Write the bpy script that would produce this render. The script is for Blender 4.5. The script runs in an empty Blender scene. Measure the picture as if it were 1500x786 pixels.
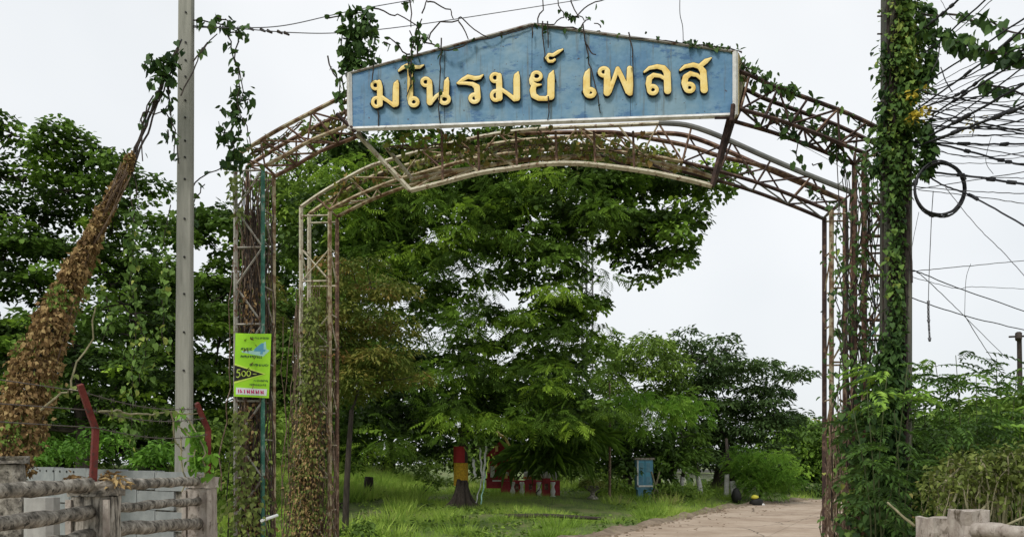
import bpy, math, random
import numpy as np
from mathutils import Vector, Matrix
R = math.radians
rnd = random.Random(7)
nr = np.random.RandomState(11)
C = bpy.context.scene.collection
SC = bpy.context.scene
# ------------------------------------------------------------------ camera
EYE = 1.6; F = 1200.0; HX = 750.0; HY = 680.0     # focal length and horizon measured on the 1500 px photograph
cd = bpy.data.cameras.new('camera'); cam = bpy.data.objects.new('camera', cd); C.objects.link(cam)
cam.location = (0, 0, EYE); cam.rotation_euler = (R(90), 0, 0)
cd.sensor_width = 36; cd.lens = 36 * F / 1500; cd.shift_y = (HY - 393) / 1500; cd.clip_end = 2000
SC.camera = cam
# ------------------------------------------------------------------ light
SUN_EL, SUN_AZ = 50, 208           # azimuth clockwise from +Y: from behind the camera, a little left
w = bpy.data.worlds.new('World'); SC.world = w; w.use_nodes = True
nt = w.node_tree; nt.nodes.clear()
out = nt.nodes.new('ShaderNodeOutputWorld')
sky = nt.nodes.new('ShaderNodeTexSky'); sky.sky_type = 'NISHITA'; sky.sun_disc = False
sky.sun_elevation = R(SUN_EL); sky.sun_rotation = R(SUN_AZ); sky.dust_density = 3
b1 = nt.nodes.new('ShaderNodeBackground'); b1.inputs[1].default_value = 0.08
nt.links.new(sky.outputs[0], b1.inputs[0])
tc = nt.nodes.new('ShaderNodeTexCoord'); nz = nt.nodes.new('ShaderNodeTexNoise')
nz.inputs['Scale'].default_value = 1.6; nz.inputs['Detail'].default_value = 4
nt.links.new(tc.outputs['Generated'], nz.inputs['Vector'])
cr = nt.nodes.new('ShaderNodeValToRGB')
cr.color_ramp.elements[0].position = .36; cr.color_ramp.elements[0].color = (.80, .85, .89, 1)
cr.color_ramp.elements[1].position = .75; cr.color_ramp.elements[1].color = (.95, .97, .985, 1)
nt.links.new(nz.outputs['Fac'], cr.inputs[0])
for e_, c_ in zip(cr.color_ramp.elements, ((.76, .80, .83, 1), (1.02, 1.03, 1.04, 1))): e_.color = c_
b2 = nt.nodes.new('ShaderNodeBackground'); b2.inputs[1].default_value = 0.8
nt.links.new(cr.outputs[0], b2.inputs[0])
ms = nt.nodes.new('ShaderNodeMixShader'); ms.inputs[0].default_value = .9
nt.links.new(b1.outputs[0], ms.inputs[1]); nt.links.new(b2.outputs[0], ms.inputs[2]); nt.links.new(ms.outputs[0], out.inputs[0])
sl = bpy.data.lights.new('sun', 'SUN'); sl.energy = 1.5; sl.angle = R(12); sl.color = (1, .96, .9)
so = bpy.data.objects.new('sun', sl); C.objects.link(so)
d_ = Vector((math.sin(R(SUN_AZ)) * math.cos(R(SUN_EL)), math.cos(R(SUN_AZ)) * math.cos(R(SUN_EL)), math.sin(R(SUN_EL))))
so.rotation_euler = d_.to_track_quat('Z', 'Y').to_euler(); so.location = (0, -5, 20)
SC.view_settings.view_transform = 'Standard'; SC.view_settings.look = 'None'
SC.view_settings.exposure = 0.42; SC.view_settings.gamma = 1
SC.cycles.max_bounces = 6; SC.cycles.diffuse_bounces = 3; SC.cycles.glossy_bounces = 2
SC.cycles.transmission_bounces = 4; SC.cycles.transparent_max_bounces = 4

# ------------------------------------------------------------------ helpers
def P(px, py, d):
    return Vector(((px - HX) / F * d, d, EYE + (HY - py) / F * d))
def srgb(r, g, b):
    f = lambda c: (c / 255 / 12.92) if c / 255 < .04045 else ((c / 255 + .055) / 1.055) ** 2.4
    return (f(r), f(g), f(b), 1)
def origin(o):
    v = Vector((0, 0, 0))
    while o is not None:
        v += o.location; o = o.parent
    return v
def thing(name, label, cat, loc=(0, 0, 0), group=None):
    o = bpy.data.objects.new(name, None); C.objects.link(o); o.location = loc
    o.empty_display_size = .2
    o['label'] = label; o['category'] = cat
    if group: o['group'] = group
    return o
def tag(o, label, cat, group=None):
    o['label'] = label; o['category'] = cat
    if group: o['group'] = group
    return o
def link(name, me, mat, parent=None, loc=None):
    o = bpy.data.objects.new(name, me); C.objects.link(o)
    if mat is not None and not me.materials: me.materials.append(mat)
    if parent is not None: o.parent = parent
    if loc is not None: o.location = loc
    return o
class MB:
    """collects geometry in world coordinates, links it as ONE object"""
    def __init__(s): s.v = []; s.f = []
    def add(s, vs, fs):
        n = len(s.v); s.v += [tuple(v) for v in vs]; s.f += [tuple(i + n for i in f) for f in fs]; return s
    def tube(s, pts, r0, r1=None, n=6, caps=True):
        pts = [Vector(p) for p in pts]; r1 = r0 if r1 is None else r1
        m = len(pts); vs = []; fs = []
        up = None
        for i, p in enumerate(pts):
            t = (pts[min(i + 1, m - 1)] - pts[max(i - 1, 0)])
            if t.length < 1e-9: t = Vector((0, 0, 1))
            t.normalize()
            if up is None:
                up = t.cross(Vector((0, 1, 0.13)))
                if up.length < .05: up = t.cross(Vector((1, 0, 0)))
                up.normalize()
            else:
                up = (up - t * up.dot(t))
                if up.length < 1e-6: up = t.orthogonal()
                up.normalize()
            sd = t.cross(up); k = i / max(1, m - 1); r = r0 + (r1 - r0) * k
            for j in range(n):
                a = 2 * math.pi * j / n
                vs.append(p + (up * math.cos(a) + sd * math.sin(a)) * r)
        for i in range(m - 1):
            for j in range(n):
                a, b = i * n + j, i * n + (j + 1) % n
                fs.append((a, b, b + n, a + n))
        if caps:
            fs.append(tuple(reversed(range(n)))); fs.append(tuple(range((m - 1) * n, m * n)))
        return s.add(vs, fs)
    def box(s, c, sz, rz=0, taper=1, tilt=None):
        c = Vector(c); vs = []
        M = Matrix.Rotation(rz, 3, 'Z')
        if tilt: M = M @ Matrix.Rotation(tilt[0], 3, 'X') @ Matrix.Rotation(tilt[1], 3, 'Y')
        for z in (-1, 1):
            k = taper if z > 0 else 1
            for x, y in ((-1, -1), (1, -1), (1, 1), (-1, 1)):
                vs.append(c + M @ Vector((x * sz[0] / 2 * k, y * sz[1] / 2 * k, z * sz[2] / 2)))
        return s.add(vs, [(3, 2, 1, 0), (4, 5, 6, 7), (0, 1, 5, 4), (1, 2, 6, 5), (2, 3, 7, 6), (3, 0, 4, 7)])
    def build(s, name, mat, parent=None, smooth=False):
        o = origin(parent) if parent else Vector((0, 0, 0))
        me = bpy.data.meshes.new(name)
        me.from_pydata([(v[0] - o.x, v[1] - o.y, v[2] - o.z) for v in s.v], [], s.f); me.update()
        if smooth: me.polygons.foreach_set('use_smooth', [True] * len(me.polygons))
        return link(name, me, mat, parent)
def spline(pts, n=8):
    """Catmull-Rom through pts"""
    pts = [Vector(p) for p in pts]
    if len(pts) < 3: return [pts[0].lerp(pts[-1], i / n) for i in range(n + 1)]
    q = [pts[0] * 2 - pts[1]] + pts + [pts[-1] * 2 - pts[-2]]; out = []
    for i in range(1, len(q) - 2):
        a, b, c, d = q[i - 1:i + 3]
        for k in range(n):
            t = k / n
            out.append(.5 * ((2 * b) + (c - a) * t + (2 * a - 5 * b + 4 * c - d) * t * t + (3 * b - a - 3 * c + d) * t ** 3))
    out.append(pts[-1]); return out
def wig(a, b, n, amp, r=rnd):
    a, b = Vector(a), Vector(b); o = []
    dx = dy = dz = 0
    for i in range(n + 1):
        t = i / n; e = math.sin(math.pi * t) ** .5 if 0 < t < 1 else 0
        dx += r.uniform(-amp, amp); dy += r.uniform(-amp, amp); dz += r.uniform(-amp, amp)
        dx *= .8; dy *= .8; dz *= .8
        o.append(a.lerp(b, t) + Vector((dx, dy, dz * .6)) * e)
    return o
# ------------------------------------------------------------------ materials
def newmat(name):
    m = bpy.data.materials.new(name); m.use_nodes = True; n = m.node_tree
    return m, n, n.nodes['Principled BSDF']
def ramp(n, src, stops):
    c = n.nodes.new('ShaderNodeValToRGB'); e = c.color_ramp.elements
    while len(e) < len(stops): e.new(.5)
    for k, (p, col) in enumerate(stops): e[k].position = p; e[k].color = col
    n.links.new(src, c.inputs[0]); return c
def noise(n, scale, detail=5, rough=.6, stretch=None, coord='Object'):
    tc = n.nodes.new('ShaderNodeTexCoord'); t = n.nodes.new('ShaderNodeTexNoise')
    t.inputs['Scale'].default_value = scale; t.inputs['Detail'].default_value = detail; t.inputs['Roughness'].default_value = rough
    if stretch:
        mp = n.nodes.new('ShaderNodeMapping'); mp.inputs['Scale'].default_value = stretch
        n.links.new(tc.outputs[coord], mp.inputs[0]); n.links.new(mp.outputs[0], t.inputs['Vector'])
    else: n.links.new(tc.outputs[coord], t.inputs['Vector'])
    return t
def mix(n, fac, a, b, mode='MIX'):
    m = n.nodes.new('ShaderNodeMix'); m.data_type = 'RGBA'; m.blend_type = mode
    if hasattr(fac, 'links'): n.links.new(fac, m.inputs[0])
    else: m.inputs[0].default_value = fac
    for s, i in ((a, 6), (b, 7)):
        if hasattr(s, 'links'): n.links.new(s, m.inputs[i])
        else: m.inputs[i].default_value = s
    return m.outputs[2]
def surf(name, stops, scale=6, rough=.8, bump=.3, bscale=None, metal=0, stretch=None, stops2=None, scale2=30, detail=6, bdist=.01):
    m, n, p = newmat(name)
    t = noise(n, scale, detail, .65, stretch); c = ramp(n, t.outputs['Fac'], stops).outputs[0]
    if stops2:
        t2 = noise(n, scale2, 6, .7, stretch); f = ramp(n, t2.outputs['Fac'], [(stops2[0], (0, 0, 0, 1)), (stops2[1], (1, 1, 1, 1))])
        c = mix(n, f.outputs[0], c, stops2[2])
    n.links.new(c, p.inputs['Base Color']); p.inputs['Roughness'].default_value = rough; p.inputs['Metallic'].default_value = metal
    p.inputs['Specular IOR Level'].default_value = .3
    if bump:
        tb = noise(n, bscale or scale * 4, 6, .7); bp = n.nodes.new('ShaderNodeBump')
        bp.inputs['Strength'].default_value = bump; bp.inputs['Distance'].default_value = bdist
        n.links.new(tb.outputs['Fac'], bp.inputs['Height']); n.links.new(bp.outputs[0], p.inputs['Normal'])
    return m
def leafmat(name, stops, transl=.3, rough=.55, spec=.15):
    m, n, p = newmat(name)
    at = n.nodes.new('ShaderNodeAttribute'); at.attribute_name = 'tint'
    c = ramp(n, at.outputs['Fac'], stops).outputs[0]
    n.links.new(c, p.inputs['Base Color']); p.inputs['Roughness'].default_value = rough
    p.inputs['Specular IOR Level'].default_value = spec
    tr = n.nodes.new('ShaderNodeBsdfTranslucent')
    c2 = mix(n, .5, c, (.35, .5, .05, 1), 'MULTIPLY'); c3 = mix(n, .6, c, c2)
    n.links.new(c, tr.inputs[0])
    ms = n.nodes.new('ShaderNodeMixShader'); ms.inputs[0].default_value = transl
    n.links.new(p.outputs[0], ms.inputs[1]); n.links.new(tr.outputs[0], ms.inputs[2])
    n.links.new(ms.outputs[0], n.nodes['Material Output'].inputs[0])
    return m
def plain(name, col, rough=.6, metal=0):
    return surf(name, [(.3, tuple(c * .8 for c in col[:3]) + (1,)), (.7, col)], 9, rough, .1, metal=metal)
M = {}
M['dark_leaf'] = leafmat('dark_leaf', [(0, (.028, .052, .014, 1)), (.45, (.085, .155, .026, 1)), (.72, (.19, .33, .045, 1)), (1, (.38, .56, .07, 1))])
M['mid_leaf'] = leafmat('mid_leaf', [(0, (.05, .09, .022, 1)), (.5, (.13, .215, .04, 1)), (1, (.28, .42, .06, 1))])
M['grey_leaf'] = leafmat('grey_leaf', [(0, (.03, .06, .02, 1)), (.5, (.075, .13, .038, 1)), (1, (.15, .22, .06, 1))])
M['bright_leaf'] = leafmat('bright_leaf', [(0, (.08, .18, .025, 1)), (.5, (.17, .35, .04, 1)), (1, (.33, .54, .08, 1))])
M['rusty_leaf'] = leafmat('rusty_leaf', [(0, (.05, .085, .018, 1)), (.45, (.125, .17, .03, 1)), (.75, (.22, .22, .045, 1)), (1, (.34, .19, .07, 1))])
M['vine_leaf'] = leafmat('vine_leaf', [(0, (.022, .05, .018, 1)), (.5, (.075, .145, .035, 1)), (.9, (.18, .29, .06, 1)), (1, (.36, .4, .09, 1))], .25)
M['dry_leaf'] = leafmat('dry_leaf', [(0, (.08, .05, .028, 1)), (.45, (.27, .17, .075, 1)), (.85, (.53, .39, .18, 1)), (1, (.19, .28, .06, 1))], .2, .8, .1)
M['olive_leaf'] = leafmat('olive_leaf', [(0, (.06, .075, .02, 1)), (.5, (.14, .18, .04, 1)), (.85, (.24, .29, .07, 1)), (1, (.3, .24, .09, 1))], .25)
M['yellow_leaf'] = leafmat('yellow_leaf', [(0, (.45, .34, .04, 1)), (1, (.75, .62, .1, 1))], .3)
M['grass'] = leafmat('grass_blade', [(0, (.10, .17, .03, 1)), (.5, (.24, .39, .055, 1)), (.85, (.42, .56, .10, 1)), (1, (.46, .43, .18, 1))], .3, .6, .2)
M['bark'] = surf('bark', [(.3, (.018, .014, .011, 1)), (.7, (.075, .06, .048, 1))], 8, .9, .8, 20, stretch=(3, 3, .6))
M['branch'] = surf('branch', [(.3, (.02, .016, .013, 1)), (.7, (.06, .05, .04, 1))], 12, .9, .3)
M['dry_stem'] = surf('dry_stem', [(.3, (.065, .04, .028, 1)), (.5, (.14, .095, .065, 1)), (.72, (.3, .235, .17, 1))], 14, .9, .3)
M['dark_stem'] = surf('dark_stem', [(.3, (.018, .014, .013, 1)), (.7, (.07, .055, .045, 1))], 14, .9, .3)
M['pale_stem'] = surf('pale_stem', [(.3, (.14, .13, .07, 1)), (.7, (.35, .32, .2, 1))], 14, .9, .3)
M['concrete'] = surf('concrete', [(.3, (.25, .245, .225, 1)), (.55, (.36, .355, .33, 1)), (.75, (.45, .44, .41, 1))], 5, .9, .5, 60, stops2=(.62, .75, (.11, .105, .09, 1)), scale2=9, bdist=.004)
M['pole_concrete'] = surf('pole_concrete', [(.3, (.21, .21, .18, 1)), (.7, (.34, .335, .29, 1))], 3, .9, .35, 50, stretch=(6, 6, .5), bdist=.004)
M['old_pole'] = surf('old_pole', [(.3, (.05, .06, .055, 1)), (.55, (.13, .125, .10, 1)), (.75, (.2, .18, .14, 1))], 4, .9, .4, 40, stretch=(5, 5, .5))
M['rot_concrete'] = surf('rot_concrete', [(.34, (.06, .055, .045, 1)), (.48, (.20, .18, .15, 1)), (.6, (.36, .33, .28, 1)), (.75, (.52, .50, .44, 1))], 14, .95, .9, 50, stops2=(.55, .64, (.035, .032, .026, 1)), scale2=22, bdist=.01)
M['streak_concrete'] = surf('streak_concrete', [(.36, (.035, .033, .03, 1)), (.47, (.17, .155, .13, 1)), (.58, (.38, .35, .3, 1)), (.75, (.5, .47, .42, 1))], 15, .95, .8, 40, stretch=(2.2, 2.2, .45), bdist=.01)
M['pink_concrete'] = surf('pink_concrete', [(.3, (.25, .21, .18, 1)), (.55, (.40, .355, .31, 1)), (.75, (.52, .48, .42, 1))], 9, .95, .9, 30, stops2=(.54, .66, (.11, .09, .065, 1)), scale2=11, stretch=(1.5, 1.5, .7), bdist=.012)
M['block'] = surf('block', [(.3, (.2, .215, .215, 1)), (.7, (.34, .355, .35, 1))], 6, .95, .5, 60, stops2=(.6, .75, (.12, .12, .11, 1)), scale2=12, bdist=.004)
M['cream_paint'] = surf('cream_paint', [(.3, (.34, .30, .2, 1)), (.6, (.56, .52, .40, 1))], 7, .6, .3, stops2=(.54, .62, (.15, .075, .04, 1)), scale2=16)
M['grey_paint'] = surf('grey_paint', [(.3, (.2, .19, .16, 1)), (.6, (.40, .38, .33, 1))], 7, .6, .3, stops2=(.5, .6, (.12, .06, .035, 1)), scale2=14)
M['green_paint'] = surf('green_paint', [(.3, (.02, .085, .06, 1)), (.52, (.045, .17, .12, 1)), (.64, (.3, .38, .32, 1))], 9, .5, .3, stops2=(.6, .68, (.13, .065, .04, 1)), scale2=12)
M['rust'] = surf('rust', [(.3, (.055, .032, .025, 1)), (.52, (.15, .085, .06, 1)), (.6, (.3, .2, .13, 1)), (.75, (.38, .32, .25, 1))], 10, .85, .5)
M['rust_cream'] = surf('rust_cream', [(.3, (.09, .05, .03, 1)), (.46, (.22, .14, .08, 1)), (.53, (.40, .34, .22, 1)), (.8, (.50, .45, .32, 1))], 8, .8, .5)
M['dark_rust'] = surf('dark_rust', [(.3, (.025, .016, .016, 1)), (.55, (.07, .042, .035, 1)), (.65, (.16, .10, .07, 1)), (.8, (.25, .2, .15, 1))], 10, .85, .4)
M['grey_steel'] = surf('grey_steel', [(.3, (.1, .105, .1, 1)), (.7, (.22, .22, .2, 1))], 6, .5, .2, stops2=(.6, .7, (.12, .06, .04, 1)), scale2=12)
M['red_oxide'] = surf('red_oxide', [(.3, (.10, .016, .014, 1)), (.7, (.18, .04, .03, 1))], 12, .8, .6, stops2=(.54, .64, (.06, .032, .025, 1)), scale2=16)
M['black_cable'] = plain('black_cable', (.035, .035, .04, 1), .6)
M['grey_cable'] = plain('grey_cable', (.14, .14, .15, 1), .6)
M['wire'] = plain('wire', (.09, .075, .065, 1), .6)
M['white'] = surf('white_paint', [(.3, (.5, .48, .44, 1)), (.6, (.74, .73, .7, 1))], 10, .6, .15, stops2=(.6, .72, (.22, .17, .13, 1)), scale2=14)
M['beige_panel'] = surf('beige_panel', [(.3, (.3, .24, .12, 1)), (.7, (.46, .38, .21, 1))], 6, .8, .4, stops2=(.6, .68, (.08, .05, .03, 1)), scale2=13)
M['gold'] = surf('gold', [(.3, (.70, .44, .11, 1)), (.46, (.86, .64, .21, 1)), (.7, (.92, .76, .36, 1))], 7, .45, .15, 40, stops2=(.68, .76, (.35, .16, .05, 1)), scale2=14)
M['black_side'] = plain('black_side', (.012, .01, .012, 1), .7)
M['red_cloth'] = plain('red_cloth', (.36, .03, .035, 1), .8)
M['yellow_cloth'] = surf('yellow_cloth', [(.35, (.3, .17, .015, 1)), (.65, (.62, .38, .03, 1))], 20, .8, .4)
M['white_cloth'] = plain('white_cloth', (.55, .55, .55, 1), .9)
M['shrine_red'] = surf('shrine_red', [(.3, (.26, .02, .03, 1)), (.7, (.42, .05, .06, 1))], 6, .6, .2)
M['orange'] = plain('orange', (.6, .2, .07, 1), .5)
M['blue_paint'] = surf('blue_paint', [(.3, (.06, .19, .30, 1)), (.7, (.17, .33, .42, 1))], 5, .6, .2)
M['pink'] = plain('pink', (.62, .03, .16, 1), .6)
M['lime'] = surf('lime', [(.3, (.27, .60, .02, 1)), (.7, (.37, .72, .03, 1))], 5, .45, .1)
M['pale_lime'] = plain('pale_lime', (.62, .82, .12, 1), .5)
M['ink'] = plain('ink', (.025, .05, .06, 1), .6)
M['black'] = plain('black', (.014, .014, .012, 1), .6)
M['paper'] = plain('paper', (.78, .8, .78, 1), .6)
M['cyan'] = plain('cyan', (.12, .38, .55, 1), .5)
M['teal_pale'] = plain('teal_pale', (.4, .7, .62, 1), .5)
M['dirt'] = surf('dirt', [(.3, (.12, .09, .06, 1)), (.7, (.30, .235, .17, 1))], 3, .95, .8)
M['yellow_paint'] = plain('yellow_paint', (.6, .55, .06, 1), .6)

# ------------------------------------------------------------------ leaves (numpy)
T_LEAF = (np.array([[0, 0, 0], [.4, .5, .12], [1, 0, -.12], [.4, -.5, .12]], float), np.array([[0, 2, 1], [0, 3, 2]]))
T_ROUND = (np.array([[0, .1, 0], [.3, .5, .08], [.8, .38, .0], [1, 0, -.12], [.8, -.38, .0], [.3, -.5, .08]], float), np.array([[0, 3, 1], [1, 3, 2], [0, 5, 3], [5, 4, 3]]))
T_HEART = (np.array([[0, 0, 0], [-.12, .28, .05], [.25, .5, .1], [.65, .3, .04], [1, 0, -.12], [.65, -.3, .04], [.25, -.5, .1], [-.12, -.28, .05]], float),
           np.array([[0, 2, 1], [0, 3, 2], [0, 4, 3], [0, 5, 4], [0, 6, 5], [0, 7, 6]]))
def blade_t():
    return (np.array([[0, .06, 0], [0, -.06, 0], [.55, .05, .06], [.55, -.05, .06], [1, 0, -.08]], float), np.array([[0, 1, 3], [0, 3, 2], [2, 3, 4]]))
def spray_t(k=5):
    """a small pinnate sprig: leaflets both sides of the rachis"""
    v = []; f = []
    for i in range(k):
        x = .12 + .78 * i / k
        L = .42 * (1 - .45 * abs(i / k - .35))
        for s in (1, -1):
            n = len(v); dz = -.10 * (i / k)
            v += [[x, 0, dz], [x + .09, s * L * .45, dz + .05], [x + .17, s * L, dz - .06], [x + .15, s * L * .42, dz + .05]]
            f += [[n, n + 1, n + 2], [n, n + 2, n + 3]] if s > 0 else [[n, n + 2, n + 1], [n, n + 3, n + 2]]
    n = len(v); v += [[.9, .05, -.08], [1.12, 0, -.16], [.9, -.05, -.08]]; f += [[n, n + 2, n + 1]]
    return (np.array(v, float), np.array(f))
T_SPRAY = spray_t()
T_BLADE = blade_t()
def rots(d, roll):
    d = d / np.linalg.norm(d, axis=1, keepdims=True)
    up = np.tile([0., 0., 1.], (len(d), 1)); par = np.abs(d[:, 2]) > .97
    up[par] = [1, 0, 0]
    s = np.cross(up, d); s /= np.linalg.norm(s, axis=1, keepdims=True)
    u = np.cross(d, s); c, q = np.cos(roll)[:, None], np.sin(roll)[:, None]
    s2 = s * c + u * q; u2 = u * c - s * q
    return np.stack([d, s2, u2], axis=2)     # columns
class Leaves:
    def __init__(s): s.V = []; s.F = []; s.T = []; s.n = 0
    def add(s, tpl, pos, dirs, length, width, tint, roll=None):
        pos = np.asarray(pos, float); N = len(pos)
        if N == 0: return
        if roll is None: roll = nr.normal(0, .45, N)
        Rm = rots(np.asarray(dirs, float), roll); V, Fc = tpl
        sc = np.stack([length, width, length], axis=1)
        v = np.einsum('nij,nkj->nki', Rm, V[None] * sc[:, None, :]) + pos[:, None, :]
        s.V.append(v.reshape(-1, 3)); K = len(V)
        s.F.append((Fc[None] + (np.arange(N) * K)[:, None, None]).reshape(-1, 3) + s.n)
        s.T.append(np.repeat(tint, K)); s.n += N * K
    def build(s, name, mat, parent=None):
        V = np.concatenate(s.V); Fc = np.concatenate(s.F); T = np.concatenate(s.T)
        if parent is not None: V = V - np.array(origin(parent))
        me = bpy.data.meshes.new(name)
        me.vertices.add(len(V)); me.vertices.foreach_set('co', V.astype(np.float32).ravel())
        me.loops.add(len(Fc) * 3); me.loops.foreach_set('vertex_index', Fc.astype(np.int32).ravel())
        me.polygons.add(len(Fc)); me.polygons.foreach_set('loop_start', np.arange(0, len(Fc) * 3, 3, dtype=np.int32))
        try: me.polygons.foreach_set('loop_total', np.full(len(Fc), 3, dtype=np.int32))
        except Exception: pass
        me.update(calc_edges=True)
        a = me.attributes.new('tint', 'FLOAT', 'POINT'); a.data.foreach_set('value', np.clip(T, 0, 1).astype(np.float32))
        return link(name, me, mat, parent)
def pads(L, C0, rad, h, n, length, width, tpl=T_LEAF, tint=.4, tvar=.12, droop=.35):
    """one drooping umbrella-like spray of leaves around each centre"""
    for c in C0:
        r_ = rad * nr.uniform(.6, 1.25); k = max(6, int(n * (r_ / rad) ** 2))
        r = np.sqrt(nr.uniform(0, 1, k)); a = nr.uniform(0, 2 * np.pi, k)
        sx, sy = nr.uniform(.75, 1.25, 2)
        x = r * np.cos(a) * r_ * sx; y = r * np.sin(a) * r_ * sy
        z = h * (1 - r ** 2) * nr.uniform(.7, 1.2) + nr.normal(0, h * .28, k) - h * .5
        pos = np.stack([x, y, z], 1) + np.array(c)
        d = np.stack([np.cos(a), np.sin(a), -droop * r - .1 + nr.normal(0, .3, k)], 1) + nr.normal(0, .3, (k, 3))
        t0 = tint + nr.normal(0, tvar)
        tt = t0 + nr.normal(0, .07, k)
        ln = length * nr.uniform(.6, 1.25, k)
        L.add(tpl, pos, d, ln, ln * width, tt)
def in_ell(n, surf_bias=.5):
    v = nr.normal(0, 1, (n, 3)); v /= np.linalg.norm(v, axis=1, keepdims=True)
    r = nr.uniform(0, 1, n) ** (1 / 3 * surf_bias)
    return v * r[:, None]
def tree(name, label, base, fork, blobs, mat, pad=(.9, .35, 160), leaf=(.3, .4), tpl=T_LEAF, tint=.4, tvar=.14,
         trunk_r=.25, group=None, cat='tree', bark='bark', droop=.35, twig=True, lean=.3, bias=.75, barkmat2=None):
    base = Vector(base); fork = Vector(fork)
    rt = thing(name, label, cat, base, group)
    rq = random.Random(int(base.x * 100) + int(base.y * 10))
    tm = MB(); mid = base.lerp(fork, .5) + Vector((rq.uniform(-lean, lean), rq.uniform(-lean, lean), 0))
    path = spline([base - Vector((0, 0, .15)), mid, fork], 6)
    tm.tube(path, trunk_r * 1.1, trunk_r * .7, 10)
    tm.tube([base - Vector((0, 0, .1)), base + Vector((0, 0, trunk_r * 1.5))], trunk_r * 1.7, trunk_r * 1.0, 10)
    tm.build('trunk', M[bark], rt, True)
    bm = MB(); L = Leaves(); skel = [(q, 1.0) for q in path[2:]]; pads_ = []
    order = sorted(blobs, key=lambda b: (P(b[0], b[1], b[2]) - fork).length)
    for (px, py, d, rx, ry, rz, npd) in order:
        c = P(px, py, d); ex = rx / F * d; ez = ry / F * d
        sp, w0 = min(skel, key=lambda q: (q[0] - c).length + max(0, q[0].z - c.z) * 1.5 + (fork - q[0]).length * .12)
        ln_ = (c - sp).length
        p1 = sp.lerp(c, .5) + Vector((rq.uniform(-.15, .15) * ln_, rq.uniform(-.15, .15) * ln_, rq.uniform(.02, .2) * ln_ - .05))
        w1 = max(.16, w0 * .62); limb = spline([sp, p1, c], 5); bm.tube(limb, trunk_r * .62 * w1, trunk_r * .3 * w1, 6)
        for k_, q in enumerate(limb[2:]): skel.append((q, w1 * (1 - .4 * k_ / len(limb))))
        o = in_ell(npd, bias) * np.array([ex, rz, ez]) + np.array(c)
        o = o[o[:, 2] > .3]
        pads(L, o, pad[0], pad[1], pad[2], leaf[0], leaf[1], tpl, tint, tvar, droop)
        if twig: pads_ += [Vector(q) for q in o[::2]]
    for q in pads_:
        sp, w0 = min(skel, key=lambda t_: (t_[0] - q).length)
        m_ = sp.lerp(q, .5) + Vector((rq.uniform(-.15, .15), rq.uniform(-.15, .15), rq.uniform(-.05, .12)))
        bm.tube([sp, m_, q], min(.03, trunk_r * .12), .008, 4, False)
    bm.build('branches', M['branch'], rt); L.build('crown', M[mat], rt)
    return rt
def vine_on(name, label, paths, mat='vine_leaf', dens=60, spread=.1, leaf=.075, tint=.45, stemr=.008, tpl=T_HEART, stem='dark_stem', root=None, cat='vine',
            droop=1.0, tvar=.17, nwig=10, amp=.03, group=None, width=.85, nstem=1):
    """paths: polylines of points; optional per-path (pts, dens, spread)"""
    p0 = paths[0][0] if not isinstance(paths[0], tuple) else paths[0][0][0]
    rt = root or thing(name, label, cat, Vector(p0), group)
    mb = MB(); L = Leaves()
    for e in paths:
        pts, dn, sp = (e if isinstance(e, tuple) else (e, dens, spread))
        pts = [Vector(p) for p in pts]
        mb = MB() if nstem == 1 else mb
        for q in range(nstem):
            line = []
            for a, b in zip(pts[:-1], pts[1:]):
                sg = wig(a, b, max(3, int((b - a).length * nwig)), amp)
                line += sg if not line else sg[1:]
            mb.tube(line, stemr, stemr * .7, 5)
        if nstem == 1: mb.build('stem', M[stem], rt)
        A = np.array(line); seg = np.linalg.norm(np.diff(A, axis=0), axis=1); tot = seg.sum(); cum = np.r_[0, np.cumsum(seg)]
        n = int(tot * dn)
        if n < 1: continue
        # leaves gather in bunches along the stem
        t = nr.uniform(0, tot, n * 2); ph = nr.uniform(0, 6); keep = nr.uniform(0, 1, n * 2) < .35 + .5 * (np.sin(t * 5 + ph) * .5 + .5) ** 1.5
        t = t[keep][:n]; n = len(t)
        pos = np.stack([np.interp(t, cum, A[:, k]) for k in range(3)], 1) + nr.normal(0, sp * .55, (n, 3))
        d = nr.normal(0, .7, (n, 3)); d[:, 2] -= droop; d[:, 1] -= .3
        ln = leaf * nr.uniform(.55, 1.3, n)
        L.add(tpl, pos, d, ln, ln * width, tint + nr.normal(0, tvar, n), nr.normal(0, .6, n))
    if nstem > 1: mb.build('stems', M[stem], rt)['kind'] = 'stuff'
    if L.n: 
        o = L.build('foliage', M[mat], rt); o['kind'] = 'stuff'
    return rt

# ================================================================== THE SETTING
def sm(t): t = max(0, min(1, t)); return t * t * (3 - 2 * t)
def edge_x(y):      # left edge of the road
    return -2.3 + .495 * (y - 9.5) if y < 30 else 7.85 + .62 * (y - 30) + .03 * (y - 30) ** 2
def gh(x, y):       # ground height
    s = edge_x(min(y, 60)) - x
    h = .42 * sm(s / 5) * sm((y - 20) / 13)
    h += 1.0 * sm((-3 - x) / 6) * sm((y - 24) / 16)
    h += .10 * math.sin(x * .9 + y * .35) * math.sin(y * .6) * sm(s / 3)
    h -= .03 * (1 - sm((s) / 1.2)) if s > -8 else 0
    return h
mb = MB()
xs = [-400, -150, -60, -35] + [-24 + i * .8 for i in range(61)] + [35, 60, 150, 400]
ys = [-300, -60, -15] + [-4 + i * .8 for i in range(90)] + [80, 110, 200, 500, 900]
for y in ys:
    for x in xs: mb.v.append((x, y, gh(x, y) - (.004 if x > edge_x(min(y, 60)) else 0)))
nx = len(xs)
for j in range(len(ys) - 1):
    for i in range(nx - 1): mb.f.append((j * nx + i, j * nx + i + 1, (j + 1) * nx + i + 1, (j + 1) * nx + i))
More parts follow.
